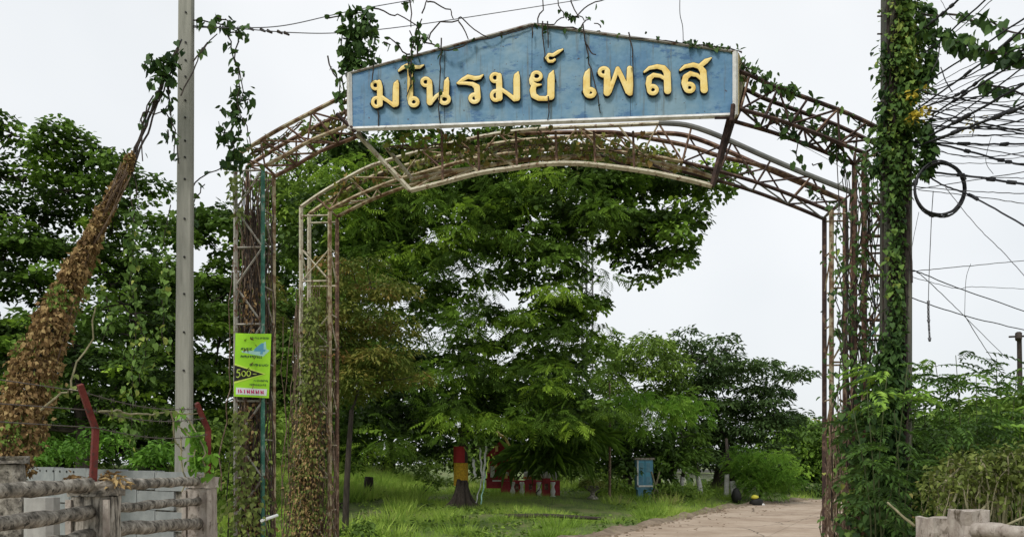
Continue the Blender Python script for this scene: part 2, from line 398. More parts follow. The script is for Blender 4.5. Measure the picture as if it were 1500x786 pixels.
M['soil'] = surf('soil', [(.3, (.07, .10, .03, 1)), (.5, (.13, .17, .05, 1)), (.7, (.2, .17, .10, 1))], .8, .95, .8, 6, stops2=(.5, .62, (.07, .12, .025, 1)), scale2=3, bdist=.05)
g = mb.build('ground', M['soil'], None, True); g['kind'] = 'structure'
# road: concrete slabs with open joints
def road_mat():
    m, n, p = newmat('road_concrete')
    t = noise(n, .5, 8, .7); c = ramp(n, t.outputs['Fac'], [(.35, (.29, .215, .155, 1)), (.5, (.40, .315, .24, 1)), (.66, (.49, .40, .315, 1))]).outputs[0]
    t2 = noise(n, 5, 6, .75); f = ramp(n, t2.outputs['Fac'], [(.56, (0, 0, 0, 1)), (.7, (.8, .8, .8, 1))]).outputs[0]; c = mix(n, f, c, (.24, .175, .125, 1))
    v = n.nodes.new('ShaderNodeTexVoronoi'); v.feature = 'DISTANCE_TO_EDGE'; v.inputs['Scale'].default_value = .45
    tc = n.nodes.new('ShaderNodeTexCoord'); tn = noise(n, 2, 4); vm = n.nodes.new('ShaderNodeMix'); vm.data_type = 'VECTOR'; vm.inputs[0].default_value = .25
    n.links.new(tc.outputs['Object'], vm.inputs[4]); n.links.new(tn.outputs['Color'], vm.inputs[5]); n.links.new(vm.outputs[1], v.inputs['Vector'])
    f2 = ramp(n, v.outputs['Distance'], [(.0, (1, 1, 1, 1)), (.012, (0, 0, 0, 1))]).outputs[0]; c = mix(n, f2, c, (.07, .055, .04, 1))
    n.links.new(c, p.inputs['Base Color']); p.inputs['Roughness'].default_value = .95; p.inputs['Specular IOR Level'].default_value = .2
    bp = n.nodes.new('ShaderNodeBump'); bp.inputs['Strength'].default_value = .6; bp.inputs['Distance'].default_value = .02; n.links.new(t2.outputs['Fac'], bp.inputs['Height']); n.links.new(bp.outputs[0], p.inputs['Normal'])
    return m
M['road'] = road_mat()
_old_road = surf('road_concrete', [(.3, (.31, .255, .20, 1)), (.5, (.39, .325, .26, 1)), (.72, (.47, .40, .325, 1))], 1.1, .95, .5, 30, stops2=(.58, .72, (.25, .19, .14, 1)), scale2=2.2, bdist=.01)
road = bpy.data.objects.new('road', None); C.objects.link(road); road['kind'] = 'structure'
yb = -6
while yb < 62:
    y2 = yb + 4.0
    for s0, s1 in ((0, 3.3), (3.31, 6.6)):
        b = MB(); n = 6; vs = []
        for k in range(n + 1):
            y = yb + (y2 - .012 - yb) * k / n
            jag = .0 if s0 else .10 * math.sin(y * 3.1) + .06 * math.sin(y * 7.7)
            vs += [(edge_x(y) + s0 * 1.12 + jag, y, .02), (edge_x(y) + s1 * 1.12, y, .02)]
        m_ = len(vs); vs += [(v[0], v[1], -.08) for v in vs]
        fs = [(2 * k, 2 * k + 1, 2 * k + 3, 2 * k + 2) for k in range(n)]
        fs += [(2 * k, 2 * k + 2, m_ + 2 * k + 2, m_ + 2 * k) for k in range(n)] + [(2 * k + 1, m_ + 2 * k + 1, m_ + 2 * k + 3, 2 * k + 3) for k in range(n)]
        fs += [(0, m_, m_ + 1, 1), (2 * n, 2 * n + 1, m_ + 2 * n + 1, m_ + 2 * n)]
        b.add(vs, fs); b.build('slab', M['road'], road)
    yb = y2
# dirt spilling over the road edge
mb = MB()
for k in range(420):
    y = rnd.uniform(14, 36); x = edge_x(y) + rnd.gauss(.05, .3); s = rnd.uniform(.02, .09) * (1.6 if rnd.random() < .06 else 1)
    if rnd.random() < .3: x = edge_x(y) + rnd.uniform(0, 2.2); s *= .5
    mb.box((x, y, .02 + s * .25), (s * rnd.uniform(1, 2), s * 1.2, s * .6), rnd.uniform(0, 3), .6)
o = mb.build('gravel', M['dirt']); o['kind'] = 'stuff'; tag(o, 'loose dirt and gravel along the left edge of the concrete road', 'gravel')
# low earth bank at the road edge
mb = MB(); n = 60
for k in range(n + 1):
    y = 13 + 24 * k / n; x = edge_x(y) - .12; w_ = .26 + .15 * math.sin(k * 1.7) + rnd.uniform(-.08, .08)
    h_ = .07 + .05 * math.sin(k * .9) + rnd.uniform(-.02, .04)
    mb.v += [(x - w_, y, gh(x - w_, y) - .02), (x - w_ * .3, y, h_ + .03), (x + .1, y, h_ * .8), (x + .2 + rnd.uniform(0, .2), y, .018)]
for k in range(n):
    for j in range(3): a = k * 4 + j; mb.f.append((a, a + 1, a + 5, a + 4))
o = mb.build('earth_bank', M['dirt'], None, True); o['kind'] = 'structure'

# grass: blades in tufts
L = Leaves()
def grass_patch(n, xr, yr, hgt, tint=.5, wid=.7, cond=None):
    y = yr[0] + (yr[1] - yr[0]) * nr.uniform(0, 1, n) ** 1.0
    x = nr.uniform(xr[0], xr[1], n)
    ex = np.array([edge_x(v) for v in y]); ok = x < ex - .05 + nr.normal(0, .12, n)
    lump = np.sin(x * 1.3 + 2 * np.sin(y * .7)) * np.sin(y * .9 + x * .4)
    ok &= nr.uniform(0, 1, n) < .58 + .5 * lump
    ok &= ~((np.abs(x - 1.0) < 2.0) & (y > 26) & (y < 32) & (nr.uniform(0, 1, n) < .25))
    x, y, lump = x[ok], y[ok], lump[ok]; z = np.array([gh(a, b) for a, b in zip(x, y)])
    for k in range(5):
        m = len(x); d = nr.normal(0, .38, (m, 3)); d[:, 2] = 1
        h = hgt * nr.uniform(.5, 1.3, m) * (1 + .45 * lump)
        pos = np.stack([x + nr.normal(0, .06, m), y + nr.normal(0, .06, m), z - .02], 1)
        L.add(T_BLADE, pos, d, h, h * wid, tint + .16 * lump + nr.normal(0, .12, m), nr.uniform(0, 3.1, m))
grass_patch(15000, (-12, 9), (11, 22), .16, .5, .10)
grass_patch(19000, (-14, 12), (22, 34), .22, .52, .10)
grass_patch(9000, (-20, 14), (34, 50), .45, .5, .10)
grass_patch(14000, (-5, 5), (22, 33), .15, .6, .10)  # lighter blade tint under the big tree, painted in to offset its shade
for k in range(190):      # taller tussocks
    y = rnd.uniform(15, 40); x = rnd.uniform(-12, edge_x(min(y, 45)) - .5)
    if abs(x - .9) < 2.4 and 24 < y < 32: continue
    hh = rnd.uniform(.2, .42) * (1.3 if x < -3 else 1); m = 150; tt = rnd.uniform(.35, .8)
    a = nr.uniform(0, 6.28, m); r = nr.uniform(0, .45, m); px_ = x + r * np.cos(a); py_ = y + r * np.sin(a)
    d = np.stack([np.cos(a) * .55, np.sin(a) * .55, 1 + 0 * a], 1) + nr.normal(0, .25, (m, 3)); h = hh * nr.uniform(.5, 1.2, m)
    L.add(T_BLADE, np.stack([px_, py_, np.full(m, gh(x, y) - .03)], 1), d, h, h * .45, tt + nr.normal(0, .1, m), nr.uniform(0, 3, m))
o = L.build('grass', M['grass']); o['kind'] = 'stuff'; tag(o, 'rough green grass growing over the plot behind the gateway', 'grass')

# ================================================================== CONCRETE POLES
def sqtube(mb, pts, half, tw=0.0):
    """square-section bar"""
    pts = [Vector(p) for p in pts]
    return mb.tube(pts, half * 1.4142, half * 1.4142, 4)
LD = 8.8; lp = P(268, 690, LD); lp.z = 0
pole = thing('utility_pole', 'plain grey square concrete pole with bolt holes standing behind the block wall', 'utility pole', lp)
mb = MB(); top = P(273.5, -60, LD)
def prism(mb, c0, c1, hx0, hy0, hx1, hy1, rz=0, ch=.18):
    """chamfered square shaft"""
    vs = []
    for c, hx, hy in ((c0, hx0, hy0), (c1, hx1, hy1)):
        for (a, b) in ((-1, -1 + ch), (-1 + ch, -1), (1 - ch, -1), (1, -1 + ch), (1, 1 - ch), (1 - ch, 1), (-1 + ch, 1), (-1, 1 - ch)):
            x, y = a * hx, b * hy
            vs.append(Vector(c) + Vector((x * math.cos(rz) - y * math.sin(rz), x * math.sin(rz) + y * math.cos(rz), 0)))
    fs = [(i, (i + 1) % 8, 8 + (i + 1) % 8, 8 + i) for i in range(8)] + [tuple(reversed(range(8))), tuple(range(8, 16))]
    mb.add(vs, fs)
prism(mb, lp - Vector((0, 0, .2)), top, .084, .084, .070, .070, .18)
mb.build('shaft', M['pole_concrete'], pole)
for k, hy in enumerate([18, 62, 88, 112, 147, 172, 206, 230, 262, 320, 376, 430, 486, 542, 598, 655]):
    t = (690 - hy) / 750; c = P(269 + 4.5 * t - 1, hy, LD - .084 + .014 * t - .004)
    m2 = MB(); m2.tube([c + Vector((.0, .012, 0)), c + Vector((0, -.003, 0))], .011, .011, 8); m2.build('bolt_hole', M['black'], pole)

rp = P(1311, 700, 8.75); rp.z = 0
rpole = thing('utility_pole', 'old dark concrete pole smothered in green creeper beside the right gateway pillar', 'utility pole', rp)
mb = MB(); prism(mb, rp - Vector((0, 0, .2)), P(1313, -60, 8.75), .135, .135, .125, .125, -.1)
mb.build('shaft', M['old_pole'], rpole)
for hy in (24, 50, 150, 262, 395):
    for sx in (-1, 1):
        c = P(1311 + sx * 19, hy + (9 if sx > 0 else 0), 8.75); m2 = MB(); m2.tube([c, c + Vector((sx * .05, 0, 0))], .009, .009, 6); m2.build('bolt', M['dark_rust'], rpole)

# ================================================================== STEEL GATEWAY ARCHES
SL = .098; NV = Vector((SL, 1, 0)).normalized()
def G(px, py, c, back=0.0):
    k = (px - HX) / F; Y = c / (1 + SL * k)
    return P(px, py, Y) + NV * back
CN, CF = 9.514, 11.5
def bar(root, name, mat, pts, half, rnd_=False):
    m = MB()
    if rnd_: m.tube(pts, half, half, 8)
    else: sqtube(m, pts, half)
    return m.build(name, M[mat], root)
def pts_at(path, n):
    path = [Vector(p) for p in path]; L_ = [0]
    for a, b in zip(path[:-1], path[1:]): L_.append(L_[-1] + (b - a).length)
    o = []
    for k in range(n + 1):
        s = L_[-1] * k / n; i = max(j for j in range(len(L_)) if L_[j] <= s + 1e-9); i = min(i, len(path) - 2)
        o.append(path[i].lerp(path[i + 1], (s - L_[i]) / max(1e-9, L_[i + 1] - L_[i])))
    return o
def web(root, mat, U, Lw, n, half=.009, alt=0, vert=True):
    a = pts_at(U, n); b = pts_at(Lw, n)
    for i in range(n + 1):
        if vert: bar(root, 'brace', mat if (i + alt) % 3 else 'rust', [a[i], b[i]], half)
        if i < n:
            q = (a[i], b[i + 1]) if (i + alt) % 2 else (b[i], a[i + 1])
            bar(root, 'brace', mat, q, half * .9)
def cross(root, mat, A, B, n, half=.011):
    a = pts_at(A, n); b = pts_at(B, n)
    for i in range(n + 1):
        bar(root, 'brace', mat, [a[i], b[i]], half)
        if i < n: bar(root, 'brace', mat, [a[i], b[i + 1]], half * .8)
BK = .34
def pixpath(lst, c, back=0): return spline([G(x, y, c, back) for x, y in lst], 4)
# --- near arch
near = thing('gateway_arch', 'front rusty steel truss arch that carries the blue sign', 'gateway', Vector((0, 9.5, 0)))
UL = [(346, 228), (399, 195), (442, 172), (495, 145), (530, 128)]
LLf = [(388, 243), (420, 226), (457, 205), (517, 181)]
UR = [(1060, 97), (1098, 110), (1127, 124), (1168, 139), (1241, 166), (1312, 200)]
LR = [(1085, 160), (1144, 177), (1202, 198), (1243, 215), (1266, 224)]
MID = [(598, 274), (650, 261), (700, 248), (750, 241), (795, 235), (845, 234), (891, 238), (950, 246), (1005, 257), (1045, 267)]
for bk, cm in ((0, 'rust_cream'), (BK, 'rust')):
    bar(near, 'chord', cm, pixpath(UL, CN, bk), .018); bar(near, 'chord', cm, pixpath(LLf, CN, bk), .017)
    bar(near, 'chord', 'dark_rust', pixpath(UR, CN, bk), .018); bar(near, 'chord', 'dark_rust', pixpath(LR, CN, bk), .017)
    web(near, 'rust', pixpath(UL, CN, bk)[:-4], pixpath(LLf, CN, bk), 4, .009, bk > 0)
    web(near, 'dark_rust', pixpath(UR, CN, bk)[4:], pixpath(LR, CN, bk), 5, .010, bk > 0)
    bar(near, 'chord', 'rust_cream', pixpath([(495, 145), (640, 100), (780, 62), (900, 75), (1098, 110)], CN, bk + .12), .02)
bar(near, 'chord', 'cream_paint', pixpath(MID, CN, .12), .021)
bar(near, 'chord', 'rust_cream', pixpath([(590, 243), (650, 231), (700, 224), (760, 213), (850, 207), (930, 212), (1010, 226), (1056, 240)], CN, .45), .017)
bar(near, 'strut', 'cream_paint', [G(519, 190, CN, .12), G(598, 274, CN, .12)], .02)
bar(near, 'strut', 'cream_paint', [G(548, 190, CN, .45), G(592, 243, CN, .45)], .017)
bar(near, 'strut', 'dark_rust', [G(1075, 150, CN, .1), G(1045, 268, CN, .12)], .022)
bar(near, 'strut', 'dark_rust', [G(1097, 110, CN, .42), G(1052, 252, CN, .42)], .022)
for x, y in ((646, 262), (700, 248), (756, 240), (815, 234), (872, 236), (930, 243)):
    bar(near, 'brace', 'rust', [G(x - 2, 186, CN, .12), G(x, y, CN, .12)], .010)
for x0, y0, x1, y1 in ((598, 274, 640, 232), (646, 262, 690, 225), (756, 240, 700, 196), (815, 234, 860, 200), (930, 243, 880, 206), (700, 248, 660, 200), (1000, 256, 948, 214)):
    bar(near, 'brace', 'rust_cream' if x0 < 850 else 'dark_rust', [G(x0, y0, CN, .12), G(x1, y1, CN, .45)], .011)
cross(near, 'rust', pixpath(LLf, CN), pixpath(LLf, CN, BK), 4, .011); cross(near, 'dark_rust', pixpath(LR, CN), pixpath(LR, CN, BK), 4, .012)
def post(root, px, ytop, c, bk, mat, half=.028):
    a = G(px, ytop, c, bk); return bar(root, 'post', mat, [(a.x, a.y, -.1), (a.x, a.y, a.z)], half)
def pillar(root, pxo, pxi, yo, yi, c, mats, yl, half=.028, step=.47, bm_='grey_paint', zig=True):
    for bk, (mo, mi) in zip((0, BK), mats):
        post(root, pxo, yo, c, bk, mo, half); post(root, pxi, yi, c, bk, mi, half)
    zt = G(pxi, yi, c).z
    o0, i0, o1, i1 = G(pxo, 500, c), G(pxi, 500, c), G(pxo, 500, c, BK), G(pxi, 500, c, BK)
    z = zt - .05; k = 0
    while z > .15:
        z2 = z - step
        V3 = lambda p, zz: Vector((p.x, p.y, zz))
        for (a, b) in ((o0, i0), (o1, i1)):
            if k % 2 == 0: bar(root, 'brace', bm_, [V3(a, z), V3(b, z)], .009)
            q = (a, b) if k % 2 else (b, a)
            if not zig and (k % 2 == 0 or a is not o0): continue
            bar(root, 'brace', bm_, [V3(q[0], z), V3(q[1], z2)], .009)
            if not zig and k % 2 and a is o0: bar(root, 'brace', bm_, [V3(q[1], z - .01), V3(q[0], z2 - .01)], .008)
        for (a, b) in ((o0, o1), (i0, i1)):
            if k % 2: bar(root, 'brace', bm_, [V3(a, z), V3(b, z)], .008)
            q = (a, b) if k % 2 else (b, a)
            if k % 2: bar(root, 'brace', bm_, [V3(q[0], z), V3(q[1], z2)], .008)
        z = z2; k += 1
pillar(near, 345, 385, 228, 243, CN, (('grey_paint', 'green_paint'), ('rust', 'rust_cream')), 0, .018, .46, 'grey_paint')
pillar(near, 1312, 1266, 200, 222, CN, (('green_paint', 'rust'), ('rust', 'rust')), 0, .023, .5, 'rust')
# --- rear arch
far = thing('gateway_arch', 'rear cream and rust steel truss arch standing behind the sign', 'gateway', Vector((0, 11.5, 0)))
FU = [(441, 303), (470, 283), (508, 261), (539, 245), (571, 234), (606, 224), (647, 213), (691, 203), (740, 194), (805, 188), (896, 184), (965, 181)]
FUr = [(965, 180), (1004, 183), (1040, 194), (1080, 211), (1120, 229), (1181, 255), (1249, 282)]
FL = [(483, 307), (500, 298), (533, 282), (579, 264), (628, 250), (671, 238), (695, 232), (748, 224), (790, 220), (844, 218), (902, 222), (956, 229), (1000, 237)]
FLr = [(1000, 237), (1051, 250), (1111, 268), (1170, 290), (1216, 309)]
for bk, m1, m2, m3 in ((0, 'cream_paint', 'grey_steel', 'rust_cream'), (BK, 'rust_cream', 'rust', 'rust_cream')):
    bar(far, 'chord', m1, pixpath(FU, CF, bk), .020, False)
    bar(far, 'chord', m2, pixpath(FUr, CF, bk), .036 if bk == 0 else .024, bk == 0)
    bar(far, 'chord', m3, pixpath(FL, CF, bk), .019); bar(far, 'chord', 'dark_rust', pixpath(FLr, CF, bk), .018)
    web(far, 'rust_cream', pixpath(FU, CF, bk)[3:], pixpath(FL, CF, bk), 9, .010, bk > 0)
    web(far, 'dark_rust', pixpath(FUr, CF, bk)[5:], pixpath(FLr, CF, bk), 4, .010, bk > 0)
bar(far, 'chord', 'rust', pixpath([(760, 191), (830, 190), (900, 190), (960, 200), (1010, 210), (1060, 226), (1122, 240), (1178, 262), (1232, 287)], CF, .1), .022)
cross(far, 'rust_cream', pixpath(FL, CF), pixpath(FL, CF, BK), 7, .011); cross(far, 'grey_steel', pixpath(FLr, CF), pixpath(FLr, CF, BK), 4, .011)
pillar(far, 441, 483, 303, 310, CF, (('cream_paint', 'rust_cream'), ('cream_paint', 'rust')), 0, .021, .47, 'cream_paint', False)
pillar(far, 1249, 1218, 282, 308, CF, (('rust', 'rust_cream'), ('rust', 'dark_rust')), 0, .024, .5, 'rust_cream', False)

# ================================================================== THE SIGN
sg = thing('gateway_sign', 'weathered blue sign board with raised gold Thai letters high on the front arch', 'sign', G(795, 180, CN, -.06))
SB = -.08                                            # sign face stands in front of the arch
def S(px, py, off=0.0): return G(px, py, CN, SB - off)
poly = [(515, 113), (780, 42), (1073, 82), (1073, 173), (517, 193)]
m, n, p = newmat('sign_blue'); M['sign_blue'] = m
t1 = noise(n, 2.2, 5, .6); c1 = ramp(n, t1.outputs['Fac'], [(.3, srgb(70, 116, 152)), (.48, srgb(98, 138, 164)), (.62, srgb(120, 150, 166))]).outputs[0]
t2 = noise(n, 3.4, 8, .72, (1, 1, 2.2)); f2 = ramp(n, t2.outputs['Fac'], [(.55, (0, 0, 0, 1)), (.62, (1, 1, 1, 1))]).outputs[0]
c1 = mix(n, f2, c1, srgb(60, 104, 144))
t3 = noise(n, 5, 6, .7, (3.2, 1, .22)); f3 = ramp(n, t3.outputs['Fac'], [(.55, (0, 0, 0, 1)), (.68, (.8, .8, .8, 1))]).outputs[0]
c1 = mix(n, f3, c1, srgb(92, 104, 104))
t4 = noise(n, 26, 3, .5); f4 = ramp(n, t4.outputs['Fac'], [(.70, (0, 0, 0, 1)), (.73, (1, 1, 1, 1))]).outputs[0]; c1 = mix(n, f4, c1, srgb(70, 62, 58))
tx = n.nodes.new('ShaderNodeTexCoord'); sx_ = n.nodes.new('ShaderNodeSeparateXYZ'); n.links.new(tx.outputs['Object'], sx_.inputs[0])
ab = n.nodes.new('ShaderNodeMath'); ab.operation = 'ABSOLUTE'; n.links.new(sx_.outputs[0], ab.inputs[0])
fe = ramp(n, ab.outputs[0], [(.9, (0, 0, 0, 1)), (1, (0, 0, 0, 1))])
mr = n.nodes.new('ShaderNodeMapRange'); mr.inputs[1].default_value = 1.75; mr.inputs[2].default_value = 2.35; mr.inputs[4].default_value = .75
n.links.new(ab.outputs[0], mr.inputs[0])
mu = n.nodes.new('ShaderNodeMath'); mu.operation = 'MULTIPLY'; n.links.new(mr.outputs[0], mu.inputs[0]); n.links.new(t1.outputs['Fac'], mu.inputs[1])
c1 = mix(n, mu.outputs[0], c1, srgb(40, 108, 168))
n.links.new(c1, p.inputs['Base Color']); p.inputs['Roughness'].default_value = .6
tb = noise(n, 3, 3); bp = n.nodes.new('ShaderNodeBump'); bp.inputs['Strength'].default_value = .5; bp.inputs['Distance'].default_value = .05
n.links.new(tb.outputs['Fac'], bp.inputs['Height']); n.links.new(bp.outputs[0], p.inputs['Normal'])
# face sheets: five panels side by side
def ytop(x): return 113 + (42 - 113) * (x - 515) / 265 if x < 780 else 42 + 40 * (x - 780) / 293
def ybot(x): return 193 - 20 * (x - 517) / 556
cuts = [516, 653, 780, 857, 923, 1073]
for a, b in zip(cuts[:-1], cuts[1:]):
    f = [(a + .3, ytop(a)), (b - .3, ytop(b)), (b - .3, ybot(b)), (a + .3, ybot(a))]
    vs = [S(x, y, 0) for x, y in f] + [S(x, y, -.015) for x, y in f]
    MB().add(vs, [(3, 2, 1, 0), (4, 5, 6, 7), (0, 1, 5, 4), (1, 2, 6, 5), (2, 3, 7, 6), (3, 0, 4, 7)]).build('panel', M['sign_blue'], sg)
MB().add([S(x, y, -.03) for x, y in poly] + [S(x, y, -.07) for x, y in poly],
         [(4, 3, 2, 1, 0), (5, 6, 7, 8, 9)] + [(i, (i + 1) % 5, 5 + (i + 1) % 5, 5 + i) for i in range(5)]).build('backing', M['dark_rust'], sg)
fr = [(515, 113), (780, 42), (1075, 82), (1075, 174), (516, 194)]
for i, (th, mt) in enumerate((( .010, 'grey_paint'), (.010, 'grey_paint'), (.022, 'white'), (.020, 'white'), (.022, 'white'))):
    a, b = fr[i], fr[(i + 1) % 5]
    bar(sg, 'frame', mt, [S(a[0], a[1], .012), S(b[0], b[1], .012)], th)
# splayed side boxes
def plate(name, q, mat, th=.02):
    vs = [Vector(v) for v in q]; nn = (vs[1] - vs[0]).cross(vs[2] - vs[0]).normalized() * th
    return MB().add(vs + [v + nn for v in vs], [(3, 2, 1, 0), (4, 5, 6, 7), (0, 1, 5, 4), (1, 2, 6, 5), (2, 3, 7, 6), (3, 0, 4, 7)]).build(name, M[mat], sg)
plate('side_panel', [S(1078, 83), S(1078, 172), G(1083, 156, CN, .35), G(1100, 92, CN, .35)], 'beige_panel')
plate('side_panel', [S(513, 114), S(514, 192), G(503, 178, CN, .35), G(498, 122, CN, .35)], 'beige_panel')
plate('top_panel', [S(516, 112), S(780, 41), G(780, 52, CN, .35), G(500, 122, CN, .35)], 'grey_steel')
plate('top_panel', [S(782, 41), S(1074, 81), G(1099, 91, CN, .35), G(782, 52, CN, .35)], 'grey_steel')
bar(sg, 'bracket', 'dark_rust', [G(1071, 160, CN, -.13), G(1069, 184, CN, -.13)], .018)
bar(sg, 'bracket', 'dark_rust', [G(497, 172, CN, -.1), G(524, 198, CN, -.1)], .016)
bar(sg, 'bracket', 'dark_rust', [G(1045, 178, CN, -.1), G(1070, 178, CN, -.1)], .012)
# letters: stroke fields -> marching squares -> raised letters
def ring(cx, cy, rx, ry, w_): return [(cx + rx * math.cos(a), cy + ry * math.sin(a), w_) for a in [i * math.pi / 9 for i in range(19)]]
A_, B_, C_ = (530, 80, 7.8625), (660, 70, 7.144), (840, 80, 7.143)
letters = [
 (A_, [ring(190, 412, 40, 42, 32), [(232, 375, 50), (240, 430, 62), (240, 625, 64)], ring(200, 603, 42, 50, 36), [(245, 535, 42), (330, 590, 38), (400, 640, 44)], [(440, 362, 22), (426, 400, 62), (422, 450, 70), (420, 620, 72)]]),
 (A_, [[(455, 248, 22), (500, 210, 42), (560, 182, 40), (620, 205, 44), (690, 205, 38), (738, 182, 12)], [(585, 225, 60), (585, 570, 66)], ring(625, 600, 45, 42, 42)]),
 (A_, [ring(762, 374, 44, 42, 36), [(806, 370, 55), (805, 420, 64), (808, 605, 70)], [(835, 590, 42), (880, 535, 40), (935, 500, 40), (970, 520, 40)], ring(976, 570, 50, 46, 42), [(1012, 330, 20), (1000, 370, 58), (992, 520, 64)]]),
 (B_, [[(90, 425, 18), (140, 390, 36), (200, 357, 42), (270, 374, 44), (320, 366, 36), (355, 338, 12)], [(105, 425, 26), (180, 425, 32), (250, 435, 42), (292, 465, 62), (300, 570, 62)], ring(265, 580, 42, 38, 40)]),
 (B_, [ring(480, 368, 42, 40, 34), [(522, 345, 50), (522, 400, 60), (522, 575, 68)], ring(487, 552, 44, 48, 36), [(550, 492, 38), (610, 532, 38), (680, 590, 46)], [(718, 312, 18), (704, 350, 60), (702, 390, 68), (704, 575, 68)]]),
 (B_, [ring(908, 352, 46, 40, 34), [(868, 345, 36), (853, 390, 46), (860, 425, 48), (905, 445, 34), (955, 440, 14)], [(880, 440, 50), (868, 500, 64), (878, 550, 60), (930, 582, 50), (1010, 584, 48), (1055, 560, 70)], [(1080, 300, 18), (1062, 345, 62), (1057, 390, 74), (1055, 560, 74)]]),
 (B_, [[(1095, 182, 24), (1072, 200, 28), (1035, 200, 28), (1010, 165, 30), (1035, 130, 32), (1080, 135, 34), (1130, 102, 36), (1178, 76, 14)]]),
 (C_, [[(165, 212, 20), (146, 255, 58), (138, 300, 70), (138, 440, 72)], ring(175, 452, 44, 36, 44)]),
 (C_, [ring(318, 238, 46, 40, 38), [(352, 235, 55), (352, 300, 68), (350, 450, 72)], [(375, 440, 44), (415, 330, 42), (458, 205, 42)], [(460, 205, 44), (500, 290, 50), (565, 440, 56)], [(584, 205, 58), (584, 300, 66), (586, 450, 66)]]),
 (C_, [[(735, 238, 20), (785, 198, 36), (870, 182, 46), (935, 198, 54), (970, 250, 70), (975, 430, 74)], [(950, 312, 34), (900, 280, 36), (830, 270, 44), (785, 305, 56), (778, 360, 60), (785, 405, 54)], ring(822, 422, 42, 38, 40)]),
 (C_, [[(1105, 220, 20), (1155, 182, 38), (1240, 165, 46), (1305, 185, 50), (1342, 235, 66), (1352, 420, 76)], [(1315, 172, 46), (1370, 128, 50), (1424, 94, 14)], [(1330, 322, 30), (1280, 272, 38), (1210, 256, 48), (1160, 292, 60), (1148, 350, 64), (1158, 395, 56)], ring(1200, 400, 43, 38, 42)]),
]
def field(strokes, X, Y):
    D = np.full(X.shape, 1e9)
    for st in strokes:
        for (x0, y0, w0), (x1, y1, w1) in zip(st[:-1], st[1:]):
            dx, dy = x1 - x0, y1 - y0; l2 = dx * dx + dy * dy + 1e-9
            t = np.clip(((X - x0) * dx + (Y - y0) * dy) / l2, 0, 1)
            D = np.minimum(D, np.hypot(X - x0 - t * dx, Y - y0 - t * dy) - (w0 + (w1 - w0) * t) / 2)
    return D
def letter_mesh(strokes, inflate, zf, zb, name, mat, parent, dome=0):
    allp = [q for st in strokes for q in st]; pad_ = 8 + inflate; st_ = .62
    x0 = min(q[0] - q[2] for q in allp) - pad_; x1 = max(q[0] + q[2] for q in allp) + pad_
    y0 = min(q[1] - q[2] for q in allp) - pad_; y1 = max(q[1] + q[2] for q in allp) + pad_
    gx = np.arange(x0, x1, st_); gy = np.arange(y0, y1, st_); X, Y = np.meshgrid(gx, gy); D = field(strokes, X, Y) - inflate
    verts = []; idx = {}; faces = []; edges = []
    def vid(key, x, y, d):
        if key not in idx: idx[key] = len(verts); verts.append((x, y, d))
        return idx[key]
    H, W = D.shape; neg = D < 0
    act = neg[:-1, :-1] | neg[1:, :-1] | neg[:-1, 1:] | neg[1:, 1:]
    for j, i in zip(*np.nonzero(act)):
        cs = [(j, i), (j, i + 1), (j + 1, i + 1), (j + 1, i)]; poly_ = []; cut = []
        for q in range(4):
            a, b = cs[q], cs[(q + 1) % 4]; da, db = D[a], D[b]
            if da < 0: poly_.append(vid(('c',) + a, gx[a[1]], gy[a[0]], da))
            if (da < 0) != (db < 0):
                t = da / (da - db); key = ('e',) + (min(a, b), max(a, b))
                v = vid(key, gx[a[1]] + t * (gx[b[1]] - gx[a[1]]), gy[a[0]] + t * (gy[b[0]] - gy[a[0]]), 0)
                poly_.append(v); cut.append((v, da < 0))
        if len(poly_) >= 3: faces.append(poly_)
        if len(cut) == 2:
            (va, ia), (vb, ib) = cut
            edges.append((va, vb) if ia else (vb, va))
    vs = []; n0 = len(verts)
    for (x, y, d) in verts: vs.append(S(x, y, zf + dome * min(1, -d / 2.2)))
    for (x, y, d) in verts: vs.append(S(x, y, zb))
    fs = [tuple(reversed(f_)) for f_ in faces] + [(a, b, b + n0, a + n0) for a, b in edges]
    return MB().add(vs, fs).build(name, M[mat], parent, False)
for (ox, oy, sc), sts in letters:
    q = [[(ox + x / sc, oy + y / sc, w_ / sc) for x, y, w_ in st] for st in sts]
    let = letter_mesh(q, .0, .050, .046, 'letter', 'gold', sg, .0035)
    letter_mesh(q, .7, .046, .002, 'edge', 'black_side', let)
    for k in range(3):
        st = q[rnd.randrange(len(q))]; x, y, w_ = st[rnd.randrange(len(st))]
        bx = x + (w_ / 2 + 1.2) * rnd.choice((-1, 1)); 
        mm = MB(); mm.tube([S(bx, y, .0), S(bx, y, .05)], .011, .011, 6); mm.build('stud', M['black_side'], let)

# ================================================================== GREEN POSTER
ps = thing('poster', 'small lime green advertising sheet tied to the left gateway pillar', 'poster', G(373, 535, CN, -.09))
def Q(u, v, off=0.0):   # u,v in 0..1 over the sheet
    tl, tr_, br, bl = (349, 489), (401, 490), (397.5, 583.5), (346.5, 581)
    x = (tl[0] * (1 - u) + tr_[0] * u) * (1 - v) + (bl[0] * (1 - u) + br[0] * u) * v
    y = (tl[1] * (1 - u) + tr_[1] * u) * (1 - v) + (bl[1] * (1 - u) + br[1] * u) * v
    return G(x, y, CN, -.07 - off)
def flat(name, uvs, mat, off, parent=ps):
    k = len(uvs); return MB().add([Q(u, v, off) for u, v in uvs] + [Q(u, v, off - .002) for u, v in uvs],
        [tuple(reversed(range(k))), tuple(range(k, 2 * k))] + [(i, (i + 1) % k, k + (i + 1) % k, k + i) for i in range(k)]).build(name, M[mat], parent)
flat('sheet', [(0, 0), (.5, .004), (1, 0), (1, 1), (.5, .995), (0, 1)], 'lime', .006)
flat('arrow_border', [(0, .48), (.90, .625), (0, .80)], 'pale_lime', .009)
